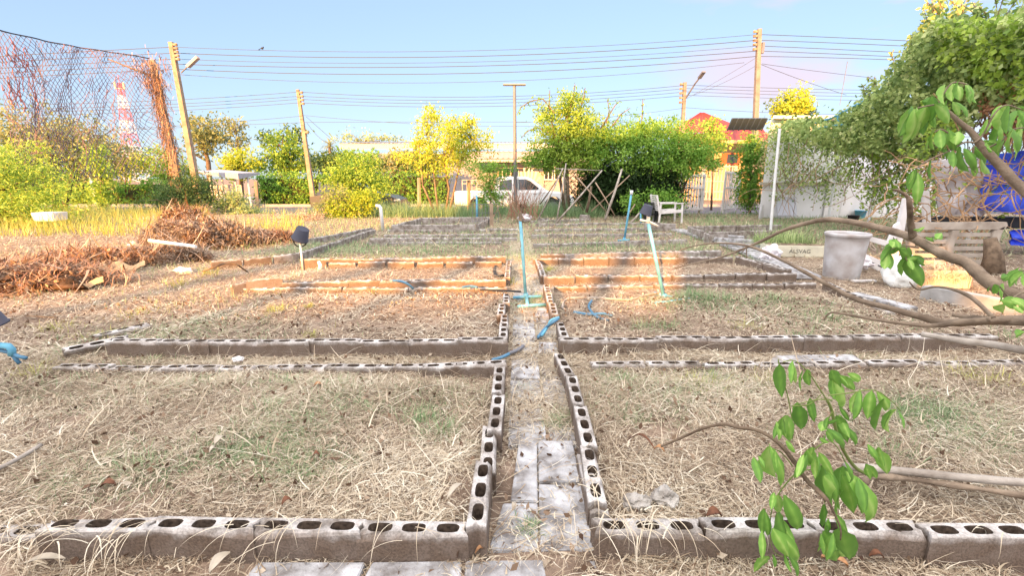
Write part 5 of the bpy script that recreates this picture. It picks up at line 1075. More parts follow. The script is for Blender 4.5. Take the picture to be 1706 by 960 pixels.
m.build('black_crate', M['dark'], loc=(u.x, 14.1, 0), label='black slatted crate rack behind the white armchair back', cat='crate')
# blue pvc risers
def riser(base, top, Y, label, foot=None, r0=.017, tipz=None, cap=None, extra=None):
    b = G(*base, .03) if Y is None else A(*base, Y); Yt = b.y if Y is None else Y
    t = A(*top, Yt); r = root('pipe_riser', (b.x, b.y, 0), label, 'pipe riser')
    MB().tube([b, b.lerp(t, .5), t], r0, 8).build('pipe', M['pvc'], r, smooth=True)
    if foot:
        m = MB()
        for (p_, q_) in foot: m.tube([G(*p_, .035), G(*q_, .035)], r0, 8)
        m.tube([b + Vector((0, 0, -.01)), b + Vector((0, 0, .05))], r0 * 1.5, 8); m.build('foot_pipes', M['pvc'], r, smooth=True)
    if cap: MB().tube([t + Vector((0, 0, -.03)), t + Vector((0, 0, cap))], r0 * 1.5, 8).build('cap', M['white_pvc'], r, smooth=True)
    return r, b, t
r1, b1, t1 = riser((876, 496), (867, 368), None, 'upright blue pipe riser standing on the centre path', [((855, 496), (902, 494)), ((862, 511), (910, 508)), ((877, 492), (879, 511))])
m = MB(); m.tube([t1, t1 + Vector((-.012, 0, .05)), t1 + Vector((-.10, .02, .17))], [.012, .007, .004], 5); m.tube([t1, t1 + Vector((.006, 0, .05)), t1 + Vector((.0, .0, .09))], [.022, .018, .012], 6); m.tube([t1 + Vector((0, 0, .04)), t1 + Vector((.02, 0, .16))], [.006, .003], 5); m.tube([t1 + Vector((.012, 0, -.28)), t1 + Vector((.008, 0, .03))], .013, 6)
m.build('dry_twig', M['pale_bark'], loc=t1, label='forked dry twig tied to the top of the centre path riser', cat='twig')
r2, b2, t2 = riser((1106, 497), (1080, 372), None, 'leaning blue pipe riser carrying a black shade on the right bed', [((1092, 506), (1149, 499)), ((1090, 489), (1120, 496))], .019)
m = MB(); m.tube([t2 + Vector((-.09, 0, .035)), t2 + Vector((0, 0, .02)), t2 + Vector((.11, .02, -.03))], .012, 6); m.tube([t2, t2 + Vector((-.005, 0, .1))], .02, 8); m.build('tap_fitting', M['white_pvc'], r2, smooth=True)
def shade(c, s, tilt, label, mm='shade_cloth', hook=True, name='black_bucket', n=28):
    Mx = Matrix.Rotation(tilt, 3, 'Y') @ Matrix.Rotation(R(10), 3, 'X'); r = root(name, c, label, 'bucket')
    MB().lathe([(.001, s * .02), (s * .72, 0), (s * .76, .0), (s * 1.0, -s * 1.5), (s * 1.06, -s * 1.5), (s * 1.06, -s * 1.62), (s * .97, -s * 1.6), (s * .72, -s * .08)], c, n, Mx).build('body', M[mm], r, smooth=True)
    return r, Mx
s_ = .085; c_ = t2 + Vector((-.01, 0, .19)); shade(c_, .062, R(14), 'small black upturned pot capping the leaning riser on the right bed')
c_ = A(505, 381, 6.6); bk2, Mx = shade(c_, .112, R(27), 'small dark grey bucket hung upside down on a riser over the left beds')
m = MB(); pts = []
for k in range(13): a_ = math.pi * k / 12; pts.append(c_ + Mx @ Vector((-.108 * math.cos(a_), 0, -.165 - .135 * math.sin(a_)))); 
m.tube(pts, .009, 6); m.build('handle', M['dark'], bk2, smooth=True)
r3, _, _ = riser((502, 428), (500, 408), None, 'short pale riser holding the small upturned bucket'); 
r3b = A(500, 405, 6.6); gz = G(502, 430, .02); m = MB(); m.tube([(r3b.x, 6.6, 0), (r3b.x, 6.6, c_.z - .08)], .016, 8); m.build('stem', M['white_pvc'], r3, smooth=True)
riser((1040, 400), (1052, 322), None, 'slanting blue riser with a white cap on the far right bed', [((1030, 401), (1048, 400))], .022, cap=.06)
riser((795, 366), (794, 325), None, 'short blue riser at the right end of the raised far bed', None, .03)
riser((1068, 374), (1067, 352), None, 'short blue pipe stub left of the white armchair', None, .025)
b = G(638, 384, 0); t = A(634, 346, b.y); r = root('bent_pipe', b, 'bent white pipe standing at the outer left edge of the far beds', 'pipe'); MB().tube([b, t, t + Vector((-.03, 0, .04)), t + Vector((-.12, 0, .05))], [.045, .045, .045, .04], 8).build('tube', M['white_pvc'], r, smooth=True)
c_ = G(532, 450, .02); m = MB(); m.tube([c_, c_ + Vector((.02, 0, .07)), c_ + Vector((0, 0, .13))], [.03, .028, .022], 6); m.build('pipe_stub', M['white_pvc'], loc=c_, label='short grey pipe stub in the third left bed', cat='pipe')
# left edge riser with black bucket
Ye = 2.75; c_ = A(-36, 512, Ye); lb_, Mx = shade(c_, .085, R(-8), 'black upturned bucket cut by the left picture edge', name='black_bucket')
r = root('pipe_riser', A(-8, 600, Ye), 'blue pipe elbow with split hoses at the left picture edge', 'pipe riser'); m = MB()
m.tube([A(-40, 577, Ye), A(0, 576, Ye), A(14, 577, Ye), A(20, 583, Ye), (A(20, 592, Ye))], .021, 10); m.tube([A(-10, 535, Ye), A(-12, 575, Ye)], .02, 8); m.build('elbow', M['pvc'], r, smooth=True)
m = MB(); m.tube([A(-40, 582, Ye), A(0, 584, Ye), A(18, 588, Ye), A(30, 594, Ye), A(44, 597, Ye)], .012, 7); m.tube([A(18, 588, Ye), A(26, 598, Ye), A(33, 606, Ye)], .012, 7); m.build('hose_ends', M['pvc_dark'], r, smooth=True)
# hoses
def hose(pts, rad, m_, label, z=.05, cat='hose', name='garden_hose', zs=None):
    P = [G(x_, y_, (zs[i] if zs else z)) for i, (x_, y_) in enumerate(pts)]; Q = []
    for i in range(len(P) - 1):
        p0 = P[max(0, i - 1)]; p1_, p2_ = P[i], P[i + 1]; p3_ = P[min(len(P) - 1, i + 2)]
        for k in range(5): t = k / 5; Q.append(.5 * ((2 * p1_) + (p2_ - p0) * t + (2 * p0 - 5 * p1_ + 4 * p2_ - p3_) * t * t + (3 * p1_ - p0 - 3 * p2_ + p3_) * t ** 3))
    Q.append(P[-1]); return MB().tube(Q, rad, 8).build(name, M[m_], loc=P[0], smooth=True, label=label, cat=cat)
hose([(1105, 488), (1075, 492), (1050, 500), (1040, 500), (1000, 497), (965, 496), (942, 500), (937, 512), (941, 516)], .012, 'bamboo', 'pale faded hose curving across the second right bed')
hose([(956, 520), (980, 524), (1005, 523), (1020, 527)], .013, 'pvc_dark', 'dark blue hose length lying in the second right bed')
hose([(986, 501), (981, 510), (986, 521), (998, 530), (1014, 534)], .013, 'pvc_dark', 'bent blue hose crossing under the pale hose')
hose([(930, 531), (920, 538), (908, 548), (896, 563)], .013, 'pvc_dark', 'blue hose hanging over the blocks onto the path', zs=[.15, .13, .06, .04], cat='hose')
hose([(932, 529), (918, 534), (912, 546), (902, 560)], .011, 'pvc', 'second paler hose beside the blue one on the path edge', zs=[.16, .13, .07, .04])
hose([(872, 577), (862, 584), (848, 589)], .014, 'grey_metal', 'short grey pipe offcut lying on the centre path', .04)
hose([(848, 590), (835, 596), (820, 600)], .012, 'pvc_dark', 'thin blue pipe end touching the back left bed corner', .06)
hose([(655, 468), (668, 469), (680, 474), (688, 481)], .014, 'pvc_dark', 'blue hose curving over the third left block row', zs=[.15, .19, .16, .1])
hose([(800, 483), (830, 484), (868, 486)], .011, 'dark', 'black pipe reaching from the left bed onto the path', .12)
hose([(770, 479), (785, 477), (795, 479)], .014, 'pvc_dark', 'short dark hose piece at the back of the second left bed', .12)
hose([(838, 460), (828, 462), (824, 454), (826, 445), (834, 438)], .028, 'dark', 'old black rubber strip curled in the third left bed corner', .05, 'rubber strip', 'rubber_strip')
hose([(338, 452), (355, 446), (375, 439), (392, 440), (412, 453)], .012, 'bark', 'thin dead branch bowed over the left straw', zs=[.05, .12, .2, .2, .05], cat='branch', name='dead_branch')
hose([(40, 526), (70, 528), (96, 529)], .007, 'bark', 'thin dark stick lying on the left straw', .05, 'stick', 'stick')
hose([(-20, 790), (30, 765), (68, 742)], .010, 'bamboo', 'pale dry stalk pointing into the near left bed', .07, 'stalk', 'stalk')
# brush heaps on the left
def heap(px, py, rx, rz, label, m1, twigs, m_t, seed, nl=900, ry=None):
    c_ = G(px, py, 0); r = root('brush_pile', c_, label, 'brush pile', 'heaps of dry garden cuttings'); ry = ry or rx * .6
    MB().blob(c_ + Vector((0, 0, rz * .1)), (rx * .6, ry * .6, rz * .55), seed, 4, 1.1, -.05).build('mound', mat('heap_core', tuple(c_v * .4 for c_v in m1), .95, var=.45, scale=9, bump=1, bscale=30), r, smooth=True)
    g = np.random.default_rng(seed); k = int(twigs * 3.0); th_ = g.uniform(0, 6.28, k); ph = np.arccos(g.uniform(0, 1, k)); rr = g.uniform(.5, 1.12, k)
    nn = np.stack([np.sin(ph) * np.cos(th_), np.sin(ph) * np.sin(th_), np.cos(ph)], 1); bump_ = 1 + .22 * np.sin(nn[:, 0] * 5 + seed) * np.sin(nn[:, 1] * 6) + .12 * np.sin(nn[:, 0] * 11 + nn[:, 2] * 9)
    P = np.array(c_) + nn * np.array([rx, ry, rz]) * (rr * bump_)[:, None]; P[:, 2] = np.maximum(P[:, 2], .02)
    V, fs = ribbons(P, g.uniform(0, 6.28, k), g.normal(.0, .3, k), g.normal(.3, .8, k), g.normal(0, 1.0, k), g.gamma(3, .065, k), np.full(k, .0085) * g.uniform(.5, 1.8, k), 4, floor=hgt)
    npmesh('twigs', V, 10, M[m_t], g.uniform(size=k), parent=r, faces=fs, kind='stuff')
    k = nl * 2; th_ = g.uniform(0, 6.28, k); ph = np.arccos(g.uniform(0, 1, k)); nn = np.stack([np.sin(ph) * np.cos(th_), np.sin(ph) * np.sin(th_), np.cos(ph)], 1)
    P = np.array(c_) + nn * np.array([rx, ry, rz]) * g.uniform(.85, 1.05, k)[:, None]
    k = 90; th_ = g.uniform(0, 6.28, k); P3 = np.array(c_) + np.stack([np.cos(th_) * rx * g.uniform(.2, 1, k), np.sin(th_) * ry * g.uniform(.2, 1, k), rz * g.uniform(.3, .95, k)], 1)
    V3, f3 = ribbons(P3, g.uniform(0, 6.28, k), g.normal(.1, .35, k), g.normal(.3, .6, k), g.normal(0, .8, k), g.uniform(.3, .8, k), np.full(k, .02) * g.uniform(.6, 1.6, k), 4, floor=hgt)
    npmesh('sticks', V3, 10, M['dry_twigs'], g.uniform(.3, 1, k), parent=r, faces=f3, kind='stuff')
    k = nl * 2
    npmesh('dead_leaves', leaves(P, .075, (0, 0, 0), .5, g=g), 4, M['litter'], g.uniform(size=k), parent=r, faces=LEAF_F, kind='stuff')
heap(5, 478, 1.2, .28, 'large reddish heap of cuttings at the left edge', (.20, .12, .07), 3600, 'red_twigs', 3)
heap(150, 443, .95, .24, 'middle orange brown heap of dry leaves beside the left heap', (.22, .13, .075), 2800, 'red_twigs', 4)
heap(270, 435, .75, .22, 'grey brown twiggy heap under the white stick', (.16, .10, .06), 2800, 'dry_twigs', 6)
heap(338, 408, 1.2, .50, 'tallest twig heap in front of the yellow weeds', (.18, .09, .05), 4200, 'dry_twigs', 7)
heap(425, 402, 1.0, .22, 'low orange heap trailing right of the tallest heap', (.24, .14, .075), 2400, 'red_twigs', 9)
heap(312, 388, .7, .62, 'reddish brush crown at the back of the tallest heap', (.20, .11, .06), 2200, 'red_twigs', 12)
a_, b_ = A(249, 401, 7.3), A(326, 411, 7.0); MB().tube([a_, b_], .028, 7).build('white_stick', M['white_pvc'], loc=a_, label='straight white stick lying across the twiggy heap', cat='stick')
a_, b_ = A(320, 382, 9.3), A(338, 399, 8.9); MB().beam(a_, b_, .05, .09).build('grey_plank', M['bamboo'], loc=a_, label='short grey plank stuck in the tallest heap', cat='plank')
a_, b_ = A(389, 389, 9.0), A(392, 410, 8.9); MB().beam(a_, b_, .08, .05).build('grey_stake', M['bamboo'], loc=b_, label='grey stake upright at the right of the tallest heap', cat='stake')
for i, (px_, py_, s1, rz_, lb) in enumerate(((215, 447, .3, 10, 'curled tan palm sheath on the straw below the middle heap'), (185, 452, .34, -15, 'torn tan sheath left of the curled one'), (60, 480, .34, 20, 'dry sheath lying by the large reddish heap'), (130, 478, .34, 25, 'yellow dry palm sheath at the foot of the heaps'))):
    c_ = G(px_, py_, .04); RM = Matrix.Rotation(R(rz_), 3, 'Z'); vs = []
    for a2 in range(9):
        for b2 in range(4): vs.append(c_ + RM @ Vector(((a2 / 8 - .5) * s1 * 1.5, (b2 / 3 - .5) * s1 * .5 * math.sin(math.pi * (a2 + .6) / 9.2), .08 * math.sin(math.pi * b2 / 3) + .04 * math.sin(a2))))
    MB().add(vs, [(a2 * 4 + b2, a2 * 4 + b2 + 1, a2 * 4 + b2 + 5, a2 * 4 + b2 + 4) for a2 in range(8) for b2 in range(3)]).build('palm_sheath', mat('dry_sheath', (.48, .34, .2), .8, var=.2), loc=c_, smooth=True, label=lb, cat='palm sheath', group='dry palm sheaths on the left straw')
c_ = G(304, 452, .05); MB().blob(c_, (.10, .05, .05), 3, 3, .9).build('crumpled_wrapper', M['white_tarp'], loc=c_, label='crumpled white and dark wrapper on the left straw', cat='wrapper')
c_ = G(223, 408, .05); MB().blob(c_, (.10, .07, .06), 4, 3, .9).build('crumpled_wrapper', M['white_tarp'], loc=c_, label='white scrap of plastic behind the twiggy heap', cat='wrapper')
# white tub at far left
u = A(80, 372, 12.0); m = MB(); m.box((u.x, 12.1, u.z + .17), (.52, .4, .22), None, 1.12).build('polystyrene_box', M['white_plastic'], loc=(u.x, 12.1, u.z), bevel=.02, label='white box half hidden in the weeds at far left', cat='box')
# bean poles
def stick(p_, q_, Ya, Yb_, rad, label, m_='bamboo'):
    a_, b_ = A(*p_, Ya), A(*q_, Yb_); a_.z = max(a_.z, 0.0) if a_.z < .25 else a_.z
    mid = a_.lerp(b_, .5) + Vector((.015, 0, .0)); return MB().tube([a_, mid, b_], [rad * .72, rad * .65, rad * .55], 7).build('bean_pole', M[m_], loc=a_, smooth=True, label=label, cat='pole', group='bean poles propped under the broad shrub')
stick((896, 367), (938, 280), 13.8, 14.4, .035, 'leftmost pale bean pole slanting up to the crossing point')
stick((927, 369), (943, 272), 13.6, 14.4, .035, 'nearly upright pale bean pole of the crossing trio')
stick((926, 372), (1003, 284), 13.5, 14.2, .04, 'long pale bean pole slanting right to the shrub')
stick((1008, 366), (1036, 282), 13.9, 14.6, .06, 'thickest pale bean pole in front of the dark hollow')
stick((962, 296), (1012, 355), 14.8, 14.4, .032, 'grey pole crossing behind the long slanting one', 'wood_pole')
stick((937, 290), (972, 351), 14.8, 14.8, .03, 'dark thin pole slanting right from the crossing point', 'bark')
stick((985, 352), (1049, 292), 14.8, 15.0, .032, 'dim pole slanting right inside the dark hollow', 'wood_pole')
stick((992, 304), (1024, 359), 15.0, 14.6, .03, 'dim pole slanting left inside the dark hollow', 'wood_pole')
stick((900, 340), (934, 290), 15.4, 15.2, .03, 'dark pole parallel behind the leftmost bean pole', 'bark')
stick((977, 354), (985, 310), 14.9, 15.0, .07, 'short brown post in the dark hollow', 'bark')
stick((926, 281), (1000, 284), 14.4, 14.5, .02, 'thin horizontal pole tied across the bean poles')
stick((1040, 366), (1058, 340), 14.0, 14.2, .03, 'short brown stick leaning behind the capped riser', 'wood_pole')
stick((1050, 372), (1066, 354), 13.6, 13.8, .05, 'short pale log leaning left of the armchair')
c_ = G(875, 366, .1); MB().blob(c_ + Vector((0, 0, .05)), (.2, .12, .12), 2, 3, .6).build('white_bag', M['white_tarp'], loc=c_, label='white plastic bag lump beside the dry bush', cat='bag')
u = A(808, 358, 12.9); m = MB()
for k in range(9): m.tube([(u.x - .35 + k * .09, 12.9, .1), (u.x - .35 + k * .09, 12.9, .62)], .008, 4)
for zz in (.15, .38, .62): m.tube([(u.x - .35, 12.9, zz), (u.x + .37, 12.9, zz)], .008, 4)
m.build('wire_rack', M['grey_metal'], loc=(u.x, 12.9, .1), label='low grey wire rack at the end of the raised far bed', cat='rack')
b = A(819, 372, 12.8); MB().box((b.x, 12.8, .32), (.1, .1, .64)).build('stake', M['wood_pole'], loc=(b.x, 12.8, 0), label='short wooden stake beside the wire rack', cat='stake')
# stones
def stone(px, py, s, seed, label, m_=None):
    c_ = G(px, py, .05); MB().blob(c_ + Vector((0, 0, s[2] * .5)), s, seed, 4, .45).build('rock', m_ or M['rock'], loc=c_, label=label, cat='rock')
M['rock'] = mat('pale_rock', (.52, .51, .48), .9, col2=(.22, .20, .18), scale=11, bump=.8, bscale=40)
stone(1106, 838, (.052, .045, .04), 21, 'angular pale rock behind the near right block row')
stone(1062, 845, (.055, .04, .032), 22, 'flatter grey rock left of the angular pale one')
stone(1057, 800, (.013, .012, .012), 23, 'tiny white pebble in the near right bed')
stone(397, 600, (.035, .03, .015), 24, 'small white chip on straw left of the centre', M['white_plastic'])
# litter pieces
def curl(px, py, L_, W_, ang, label, m_, name='dead_leaf', cat='dead leaf', z=.05, lift=.02, grp='dead leaves on the near straw'):
    L_ *= .75; W_ *= .8; c_ = G(px, py, z); RM = Matrix.Rotation(ang, 3, 'Z'); vs = []
    for a2 in range(9):
        t = a2 / 8
        for b2 in range(5):
            s = b2 / 4 - .5; wv = math.sin(math.pi * min(1, t * .95 + .03)) ** .7; vs.append(c_ + RM @ Vector(((t - .5) * L_, s * W_ * wv, lift * math.sin(t * 3.1) + abs(s) * W_ * .5 + .006 * mnoise.noise(Vector((a2, b2, px))))))
    vs += [v + Vector((0, 0, -.0012)) for v in vs]; fs = [(a2 * 5 + b2, a2 * 5 + b2 + 1, a2 * 5 + b2 + 6, a2 * 5 + b2 + 5) for a2 in range(8) for b2 in range(4)]; fs += [tuple(i + 45 for i in f[::-1]) for f in fs]
    MB().add(vs, fs).build(name, m_, loc=c_, smooth=True, label=label, cat=cat, group=grp)
palel = mat('bleached_leaf', (.42, .38, .31), .8, var=.15, scale=20); brownl = mat('brown_leaf', (.15, .065, .035), .7, var=.4, scale=30); tanl = mat('tan_leaf', (.36, .2, .1), .8, var=.3, scale=30)
curl(75, 938, .16, .035, R(10), 'long bleached leaf at the bottom left corner', palel)
curl(368, 940, .11, .05, R(75), 'crumpled bleached leaf at the bottom edge left of the path', palel)
curl(367, 736, .085, .045, R(80), 'torn white leaf scrap in the near left bed', palel, z=.09)
curl(356, 752, .05, .03, R(60), 'small bleached flake below the torn white scrap', palel, z=.09)
curl(758, 820, .13, .03, R(60), 'pale dry leaf blade by the left path blocks', palel, z=.12)
curl(180, 812, .07, .05, R(20), 'dark brown curled leaf in the near left bed', brownl, z=.07)
curl(478, 840, .05, .04, R(40), 'reddish brown leaf just behind the near left row', brownl, z=.08)
curl(527, 762, .04, .035, R(20), 'small brown leaf right of the middle of the near left bed', brownl, z=.08)
curl(530, 645, .07, .05, R(20), 'dark brown leaf far back in the near left bed', tanl, z=.06)
curl(1068, 742, .17, .022, R(-38), 'dark brown curved bark strip in the near right bed', brownl, 'bark_strip', 'bark strip', .12, .05, 'bark pieces')
curl(1098, 752, .06, .035, R(-30), 'orange brown bark flake beside the curved strip', tanl, 'bark_strip', 'bark strip', .13, .02, 'bark pieces')
curl(1190, 862, .07, .05, R(0), 'black withered leaf on the near right block row', brownl, z=.15)
curl(1390, 938, .1, .05, R(-30), 'tan dry leaf in front of the near right block row', tanl)
curl(645, 905, .05, .025, R(20), 'small tan leaf before the near left block row', tanl)
curl(1460, 930, .06, .03, R(-10), 'brown leaf scrap at the bottom right straw', brownl)
curl(800, 866 + 55, .05, .02, R(20), 'tan chip on the path slab beside the corner block', tanl)
curl(858, 849, .04, .035, R(50), 'bleached leaf on the mossy middle of the left path slabs', palel, z=.03)
curl(925, 640, .12, .03, R(8), 'flat straw coloured husk on the centre path', palel, z=.05)
curl(1475, 310, .01, .01, 0, 'dry leaf', palel) if False else None
# straw wisps hanging over the near blocks
def wisps(px, py, n, ln, seed, z=.14):
    n = max(4, int(n * .55)); ln = ln * .85
    g = np.random.default_rng(seed); c_ = G(px, py, z); P = np.array(c_) + g.normal(size=(n, 3)) * np.array([.05, .03, .006])
    return ribbons(P, g.normal(-1.5, 1.0, n), g.uniform(.0, .9, n), g.uniform(1.0, 3.0, n), g.normal(0, .7, n), ln * g.uniform(.5, 1.3, n), np.full(n, .0038) * g.uniform(.6, 1.6, n), 8, floor=hgt)
Vs = []
for i, (px, py, n, ln) in enumerate(((490, 868, 26, .24), (420, 872, 14, .22), (240, 868, 16, .24), (110, 880, 26, .22), (60, 900, 26, .22), (660, 868, 12, .20), (1065, 868, 26, .22), (1010, 862, 24, .24), (990, 800, 22, .2), (1035, 880, 16, .2), (640, 800, 16, .22), (1180, 872, 8, .2), (1085, 850, 16, .2), (560, 560, 12, .2), (1015, 575, 14, .16), (1110, 575, 12, .16), (310, 575, 12, .2), (1640, 880, 6, .12), (160, 900, 20, .25), (750, 850, 12, .16), (20, 860, 30, .25))):
    V, fs = wisps(px, py, n, ln, 50 + i); Vs.append(V)
V = np.concatenate(Vs); npmesh('dry_straw', V, 18, M['straw'], rng.uniform(.45, 1, len(V)), faces=fs, kind='stuff')
# ============================================================ NEAR BRANCHES
def curve_pts(P, k=5):
    Q = []
    for i in range(len(P) - 1):
        p0 = P[max(0, i - 1)]; a_, b_ = P[i], P[i + 1]; p3_ = P[min(len(P) - 1, i + 2)]
        for s in range(k): t = s / k; Q.append(.5 * ((2 * a_) + (b_ - p0) * t + (2 * p0 - 5 * a_ + 4 * b_ - p3_) * t * t + (3 * a_ - p0 - 3 * b_ + p3_) * t ** 3))
    return Q + [P[-1]]
def limb(mb, pts, r0, r1, k=5, n=9, knob=.12):
    Q = curve_pts([A(x_, y_, Y_) for x_, y_, Y_ in pts], k); m_ = len(Q)
    rad = [(r0 + (r1 - r0) * i / (m_ - 1)) * (1 + knob * mnoise.noise(Q[i] * 14) + (knob if i % 9 == 4 else 0)) for i in range(m_)]
    return mb.tube(Q, rad, n)
mainb = root('overhanging_branch', A(1720, 505, 1.75), 'thick arching bare branch sweeping across the right side', 'branch')
m = MB(); limb(m, [(1790, 545, 1.6), (1706, 500, 1.75), (1650, 472, 1.85), (1610, 438, 1.95), (1581, 428, 2.0), (1546, 411, 2.1), (1523, 397, 2.15), (1489, 386, 2.25), (1450, 376, 2.35), (1409, 368, 2.45), (1374, 366, 2.55), (1340, 373, 2.65), (1305, 384, 2.75), (1268, 402, 2.9), (1235, 416, 3.0), (1200, 429, 3.1), (1165, 437, 3.2), (1124, 447, 3.3)], .027, .004)
m.build('limb', M['bark2'] if 'bark2' in M else M['pale_bark'], mainb, smooth=True)
m = MB(); limb(m, [(1521, 397, 2.15), (1517, 370, 2.14), (1515, 340, 2.1), (1512, 328, 2.1), (1497, 318, 2.1), (1487, 316, 2.1)], .016, .003); m.build('side_shoot', M['bark'], mainb, smooth=True)
fk = root('forked_branch', A(1720, 536, 1.9), 'lower grey forked branch running under the arching one', 'branch'); m = MB()
limb(m, [(1790, 538, 1.75), (1706, 536, 1.85), (1640, 535, 1.95), (1575, 538, 2.05), (1530, 527, 2.12), (1475, 512, 2.2), (1430, 500, 2.3), (1385, 478, 2.4), (1340, 453, 2.5), (1300, 432, 2.6), (1250, 411, 2.7), (1200, 405, 2.8), (1160, 409, 2.9), (1130, 418, 3.0)], .022, .003)
limb(m, [(1720, 531, 1.86), (1660, 533, 1.9), (1600, 537, 1.96), (1550, 543, 2.05), (1480, 536, 2.15), (1420, 526, 2.25), (1385, 521, 2.3), (1372, 533, 2.32)], .017, .003)
limb(m, [(1655, 530, 1.9), (1620, 497, 2.0), (1590, 483, 2.1), (1558, 478, 2.15), (1530, 483, 2.2), (1515, 470, 2.2)], .010, .003)
limb(m, [(1650, 532, 1.9), (1615, 529, 2.0), (1586, 525, 2.05)], .012, .008)
limb(m, [(1237, 420, 2.95), (1243, 413, 2.95), (1244, 430, 2.95)], .004, .003)
m.build('limb', M['pale_bark'], fk, smooth=True)
ct = root('cut_branch', A(1720, 586, 1.6), 'short grey cut branch entering at right above the leafy sprig', 'branch'); m = MB()
limb(m, [(1790, 592, 1.45), (1706, 584, 1.55), (1650, 574, 1.65), (1600, 568, 1.7), (1536, 557, 1.8)], .0165, .011); m.build('limb', M['bamboo'], ct, smooth=True)
def leafset(name, items, parent, wk=.40, droop=.12, seed=1, m_='leaf_near', cs=0, s_k=.8):
    """items: (x0, y0, x1, y1, Y) base and tip in the picture"""
    rr = random.Random(seed); V = []; rn = []
    items = [tuple(i_) for i_ in items]; items += [(i_[0] + rr.uniform(-9, 9) * s_k, i_[1] + rr.uniform(-8, 8) * s_k, i_[2] + rr.uniform(-14, 14) * s_k, i_[3] + rr.uniform(-12, 10) * s_k, i_[4] + .035) for i_ in items if rr.random() < .55]
    NL, NW = 7, 4
    prof = [0.05, .62, .92, 1.0, .96, .80, .46, .0]
    for it in items:
        x0_, y0_, x1_, y1_, Y_ = it[:5]; b = A(x0_, y0_, Y_ + rr.uniform(-.02, .02)); t = A(x1_, y1_, Y_ + rr.uniform(-.05, .05)); d = t - b; L_ = d.length; d.normalize()
        yawr = rr.uniform(-.7, .7); side = d.cross(Vector((math.sin(yawr), -math.cos(yawr), .25))).normalized(); nrm = side.cross(d); w_ = L_ * wk * rr.uniform(.7, 1.2)
        bend = rr.uniform(-.12, .34) * L_; cup = rr.uniform(.1, .35); tw = rr.uniform(-.4, .4); g_ = []
        for i in range(NL + 1):
            t_ = i / NL; c_ = b + d * L_ * t_ + nrm * (bend * math.sin(math.pi * t_ * .8)) + side * (math.sin(t_ * 2.5) * tw * .1 * L_)
            for j in range(NW + 1):
                s = j / NW - .5; g_.append(c_ + side * s * w_ * prof[i] + nrm * (-abs(s) * w_ * prof[i] * cup * 2 + .02 * L_ * math.sin(t_ * 17 + j) * abs(s) * 2))
        q_ = rr.uniform(0, .8) + cs; V.append([tuple(v) for v in g_]); rn.append([min(1, max(0, q_ + (.38 if j == NW // 2 else 0) + .10 * math.sin(i * 2.9 + j) - .06 * abs(j - 2))) for i in range(NL + 1) for j in range(NW + 1)])
    fs = [(i * (NW + 1) + j, i * (NW + 1) + j + 1, (i + 1) * (NW + 1) + j + 1, (i + 1) * (NW + 1) + j) for i in range(NL) for j in range(NW)]
    return npmesh(name, np.array(V), 40, M[m_], np.array(rn), parent=parent, faces=fs, smooth=True)
# upper leafy branch (crop origin 1450,100, scale 3.2)
U = lambda x, y: (1450 + x / 3.2, 100 + y / 3.2)
ub = root('leafy_branch', A(1720, 310, 1.35), 'upper right leafy branch hanging before the blue tarpaulin', 'branch'); m = MB()
limb(m, [(1790, 372, 1.2), (*U(819, 690), 1.3), (*U(700, 570), 1.36), (*U(600, 465), 1.4), (*U(540, 385), 1.42), (*U(470, 325), 1.44), (*U(365, 232), 1.48)], .0155, .005)
for st in ([(555, 440), (500, 440), (430, 480), (340, 520)], [(365, 235), (300, 245), (250, 255)], [(365, 235), (390, 180), (440, 120), (520, 130)], [(555, 440), (600, 400), (660, 290), (720, 240), (800, 260)], [(470, 440), (430, 400), (380, 370), (340, 385)], [(600, 480), (700, 430), (760, 370), (830, 360)], [(340, 520), (290, 545), (240, 580)], [(550, 460), (545, 540), (560, 600)]):
    limb(m, [(*U(*p_), 1.4) for p_ in st], .003, .0015, n=5)
m.build('limb', M['pale_bark'], ub, smooth=True)
UL = [(250, 250, 180, 430), (270, 250, 285, 400), (235, 260, 140, 440), (300, 245, 230, 380), (330, 190, 300, 330), (345, 230, 400, 340), (400, 130, 410, 240), (440, 115, 440, 220), (470, 110, 480, 215), (510, 120, 500, 240), (540, 140, 545, 230), (440, 220, 470, 300), (420, 150, 350, 210), (330, 390, 345, 480), (370, 370, 380, 470), (420, 370, 430, 480), (470, 380, 450, 470), (500, 470, 525, 590), (560, 470, 590, 560), (590, 530, 645, 605), (440, 480, 440, 575), (380, 470, 400, 560), (480, 480, 470, 560), (325, 525, 325, 640), (245, 580, 205, 700), (255, 600, 240, 770), (230, 590, 190, 660), (700, 240, 640, 330), (740, 240, 720, 400), (800, 265, 760, 400), (650, 330, 560, 410), (700, 345, 650, 500), (760, 370, 770, 500), (810, 370, 775, 510), (830, 270, 820, 400), (620, 430, 690, 450), (550, 560, 550, 620), (360, 240, 280, 210), (410, 210, 380, 290), (310, 280, 330, 350), (620, 440, 650, 490), (840, 400, 830, 520), (780, 250, 840, 330)]
leafset('leaves', [(*U(a_, b_), *U(c_, d2), 1.41 + random.uniform(-.06, .06)) for a_, b_, c_, d2 in UL], ub, .40, seed=4)
